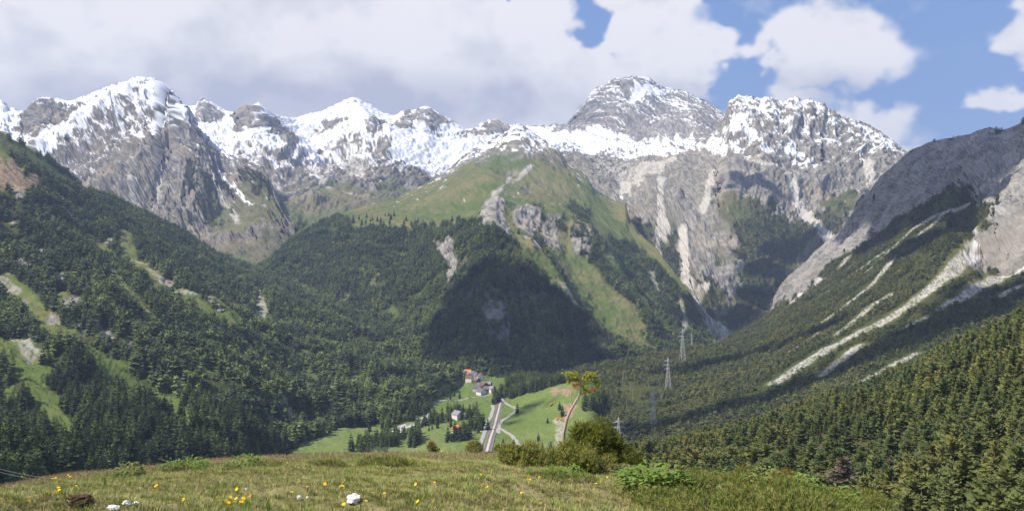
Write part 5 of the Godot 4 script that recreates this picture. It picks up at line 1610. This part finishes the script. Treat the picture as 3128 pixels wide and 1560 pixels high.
	# dry sticks
	for s in [[1838, 1412, 1850, 1378, 0.012, "pale dry grass stalk bundle beside the big shrub"], [2128, 1450, 2140, 1468, 0.009, "short pale dry stick leaning at the right crest"], [2195, 1438, 2190, 1450, 0.009, "short white dry stick upright at the right crest"], [2375, 1500, 2388, 1478, 0.008, "brown dry stick among the ochre shrubs"], [1040, 1394, 1056, 1392, 0.007, "thin curved dry twig on the grass"]]:
		var a := on_knoll(s[0], maxf(s[1], s[3]) + 4.0)
		var m: float = -a.z / FOC
		var v := PackedVector3Array()
		var d := Vector3((s[2] - s[0]) * m, absf(s[3] - s[1]) * m + 0.03, 0.05)
		bar(v, Vector3.ZERO - d * 0.1, d * 0.5 + Vector3(0.01, 0.01, 0), s[4], s[4] * 0.8, 5)
		bar(v, d * 0.5 + Vector3(0.01, 0.01, 0), d, s[4] * 0.8, s[4] * 0.3, 5)
		tag(put("dry_stick", raw_mesh(v), mats.dry_wood, self, a), s[5], "stick", "dry sticks on the knoll")

func lobes_of(rng: RandomNumberGenerator, n: int, size: Vector3, r: float) -> Array:
	var out := []
	for k in n:
		var a := rng.randf() * TAU
		var d := Vector3(cos(a) * sqrt(rng.randf()), 0, sin(a) * sqrt(rng.randf()))
		var top := size.y * sqrt(maxf(0.05, 1.0 - d.length_squared()))
		out.append([Vector3(d.x * size.x, top * rng.randf_range(0.35, 0.9), d.z * size.z), Vector3.ONE * r * rng.randf_range(0.7, 1.25), 1.0])
	return out

func crooked_pine(rng: RandomNumberGenerator) -> void:
	var d0 := -on_knoll(1723, 1392).z
	var foot := on_knoll(1723, 1392)
	var t := thing("crooked_pine", "small crooked pine with bare trunk and sparse flat crown on the knoll's crest", "tree", foot)
	var to := func(x: float, y: float, dz := 0.0) -> Vector3:
		return at(x, y, d0 + dz) - foot
	var v := PackedVector3Array()
	var path := [[1722, 1400], [1723, 1360], [1722, 1324], [1732, 1279], [1744, 1251], [1763, 1220], [1776, 1192], [1780, 1167]]
	for k in path.size() - 1:
		var r0 := lerpf(0.062, 0.018, float(k) / (path.size() - 1))
		var r1 := lerpf(0.062, 0.018, float(k + 1) / (path.size() - 1))
		bar(v, to.call(path[k][0], path[k][1]), to.call(path[k + 1][0], path[k + 1][1] - 1.0), r0, r1, 8)
	put("trunk", raw_mesh(v), mats.bark_pale, t)
	for b in [[[1748, 1238], [1744, 1212], [1748, 1195], [1752, 1182]], [[1780, 1167], [1768, 1158], [1760, 1148]], [[1780, 1168], [1790, 1158], [1800, 1150], [1815, 1152]], [[1772, 1204], [1786, 1204], [1800, 1196], [1812, 1188]], [[1779, 1172], [1800, 1172], [1812, 1165], [1824, 1172]], [[1776, 1192], [1765, 1186], [1756, 1180]], [[1768, 1158], [1748, 1150], [1735, 1148]]]:
		v = PackedVector3Array()
		for k in b.size() - 1:
			bar(v, to.call(b[k][0], b[k][1], rng.randf_range(-0.05, 0.05) * k), to.call(b[k + 1][0], b[k + 1][1], rng.randf_range(-0.05, 0.05) * k), 0.015 - 0.003 * k, 0.012 - 0.003 * k, 6)
		put("branch", raw_mesh(v), mats.bark_pale, t)
	var live := [[1730, 1144, 10, 6], [1742, 1147, 14, 7], [1757, 1148, 12, 8], [1750, 1156, 8, 6], [1738, 1166, 6, 5], [1788, 1158, 12, 9], [1798, 1148, 14, 9], [1810, 1146, 12, 8], [1804, 1158, 12, 8], [1824, 1166, 8, 9], [1826, 1180, 7, 8], [1790, 1192, 9, 9], [1784, 1182, 8, 6], [1796, 1198, 7, 6], [1760, 1160, 9, 6]]
	var dead := [[1755, 1180, 8, 8], [1768, 1174, 7, 6], [1810, 1191, 8, 7], [1782, 1202, 5, 4]]
	for which in [[live, "needles", [Color(0.30, 0.35, 0.055), Color(0.40, 0.42, 0.08), Color(0.52, 0.50, 0.11)], ""], [dead, "dead_needles", [Color(0.70, 0.33, 0.13), Color(0.80, 0.45, 0.22)], "rusty orange dead needles"]]:
		for c in which[0]:
			v = PackedVector3Array()
			var cs := PackedColorArray()
			var m: float = d0 / FOC
			for k in int(c[2] * c[3] * 0.55):
				var q := Vector3(rng.randfn() * c[2] * m * 0.5, rng.randfn() * c[3] * m * 0.5, rng.randfn() * c[2] * m * 0.5)
				needle_tuft(v, cs, to.call(c[0], c[1]) + q, (q.normalized() + Vector3(0, 0.9, 0)).normalized(), 0.06, 14, 0.0045, (which[2][0] as Color).lerp(which[2][-1], rng.randf()), rng)
			var o := put(which[1], raw_mesh(v, cs), mats.needles, t)
			if which[3]:
				o.set_meta("label", which[3])
	v = PackedVector3Array()
	bar(v, to.call(1728, 1372), to.call(1738, 1352), 0.018, 0.014, 6)
	bar(v, to.call(1738, 1352), to.call(1756, 1347), 0.014, 0.008, 6)
	put("root", raw_mesh(v), mats.dry_wood, t)
	v = PackedVector3Array()
	bar(v, to.call(1680, 1376), to.call(1674, 1354), 0.022, 0.018, 6)
	bar(v, to.call(1674, 1354), to.call(1684, 1364), 0.018, 0.01, 6)
	tag(put("dead_stump", raw_mesh(v), mats.dry_wood, self, foot), "pale bleached dead stump left of the crooked pine", "stump")

func build_clouds() -> void:
	cloud(lands.green_mountain, 2700.0, [[1530, 895, 55], [1500, 950, 110], [1590, 955, 95], [1440, 1040, 110], [1550, 1050, 150], [1670, 1050, 110], [1750, 1090, 90], [1850, 1115, 70], [1400, 1090, 80]])
	cloud(lands.limestone_mountain, 2900.0, [[2420, 790, 95], [2350, 830, 80], [2460, 750, 80], [2330, 900, 90], [2240, 990, 110], [2190, 1030, 80], [2320, 980, 100], [2500, 720, 60]])
	cloud(lands.limestone_mountain, 2900.0, [[2285, 582, 70], [2325, 590, 55], [2240, 600, 30], [2205, 618, 22], [2180, 635, 16]])
	cloud(lands.right_slope, 2600.0, [[2640, 640, 120], [2720, 560, 150], [2820, 500, 150], [2930, 470, 150], [3040, 460, 150], [2790, 620, 130], [2900, 580, 130], [2990, 600, 90], [2700, 720, 90], [2850, 720, 100], [3120, 430, 120]])
	cloud(lands.right_slope, 2600.0, [[2020, 1145, 34], [2090, 1130, 38], [2170, 1112, 38], [2250, 1095, 36], [2330, 1070, 36], [2410, 1045, 34], [2490, 1015, 32], [2560, 985, 26]])
	cloud(lands.right_slope, 2600.0, [[1880, 1330, 34], [1930, 1320, 38], [2000, 1310, 36], [2080, 1290, 32], [2160, 1270, 34], [2250, 1245, 36], [2340, 1215, 38], [2430, 1185, 40], [2520, 1150, 42], [2610, 1110, 46], [2700, 1070, 52], [2790, 1030, 56], [2880, 985, 60], [2970, 945, 64], [3060, 905, 68], [3140, 880, 74]])
	cloud(lands.valley, 2300.0, [[1640, 1238, 12], [1610, 1246, 16], [1585, 1268, 16], [1560, 1290, 14], [1680, 1228, 8]])

func _ready() -> void:
	# camera
	var cam := Camera3D.new()
	cam.name = "camera"
	cam.fov = rad_to_deg(2.0 * atan(780.0 / FOC))
	cam.position = Vector3(0, EYE_HEIGHT, 0)
	cam.near = 0.5
	cam.far = 40000.0
	cam.current = true
	add_child(cam)
	# sky, air and exposure
	var env := Environment.new()
	env.background_mode = Environment.BG_SKY
	var sky := Sky.new()
	var pan := PanoramaSkyMaterial.new()
	pan.panorama = sky_texture()
	sky.sky_material = pan
	env.sky = sky
	env.background_energy_multiplier = 1.0
	env.tonemap_mode = Environment.TONE_MAPPER_LINEAR
	env.tonemap_exposure = 1.62
	env.fog_enabled = true
	env.fog_density = 0.00006
	env.fog_light_color = Color(0.72, 0.80, 0.95)
	env.sdfgi_enabled = true
	env.ssao_enabled = true
	env.ssil_enabled = true
	var we := WorldEnvironment.new()
	we.name = "air"
	we.environment = env
	add_child(we)
	# sun
	var sun := DirectionalLight3D.new()
	sun.name = "sun"
	sun.light_energy = 1.3
	sun.light_color = Color(1.0, 0.965, 0.90)
	sun.light_angular_distance = 0.6
	sun.shadow_enabled = true
	add_child(sun)
	sun.look_at_from_position(Vector3.ZERO, -sun_dir)
	survey_lands()
	var jobs := []
	for k in lands:
		jobs.append(WorkerThreadPool.add_task(work.bind(lands[k])))
	for j in jobs:
		WorkerThreadPool.wait_for_task_completion(j)
	mats.land = tinted(1.0, 0.1)
	for k in [["left_peak", "mountain_peak"], ["far_range", "mountain_range"], ["great_summit", "mountain_summit"], ["limestone_mountain", "mountain_limestone"], ["green_mountain", "mountain_green"], ["left_slope", "hillside_left"], ["right_slope", "hillside_right"], ["near_slope", "hillside_near"], ["valley", "valley_floor"], ["knoll", "meadow_ground"]]:
		structure(k[1], lands[k[0]], mats.land)
	var sheet := PlaneMesh.new()
	sheet.size = Vector2(13000, 11000)
	var ground := put("ground", sheet, plain(Color(0.07, 0.09, 0.04)), self, Vector3(0, -340, -4600))
	ground.set_meta("kind", "structure")
	build_rest()
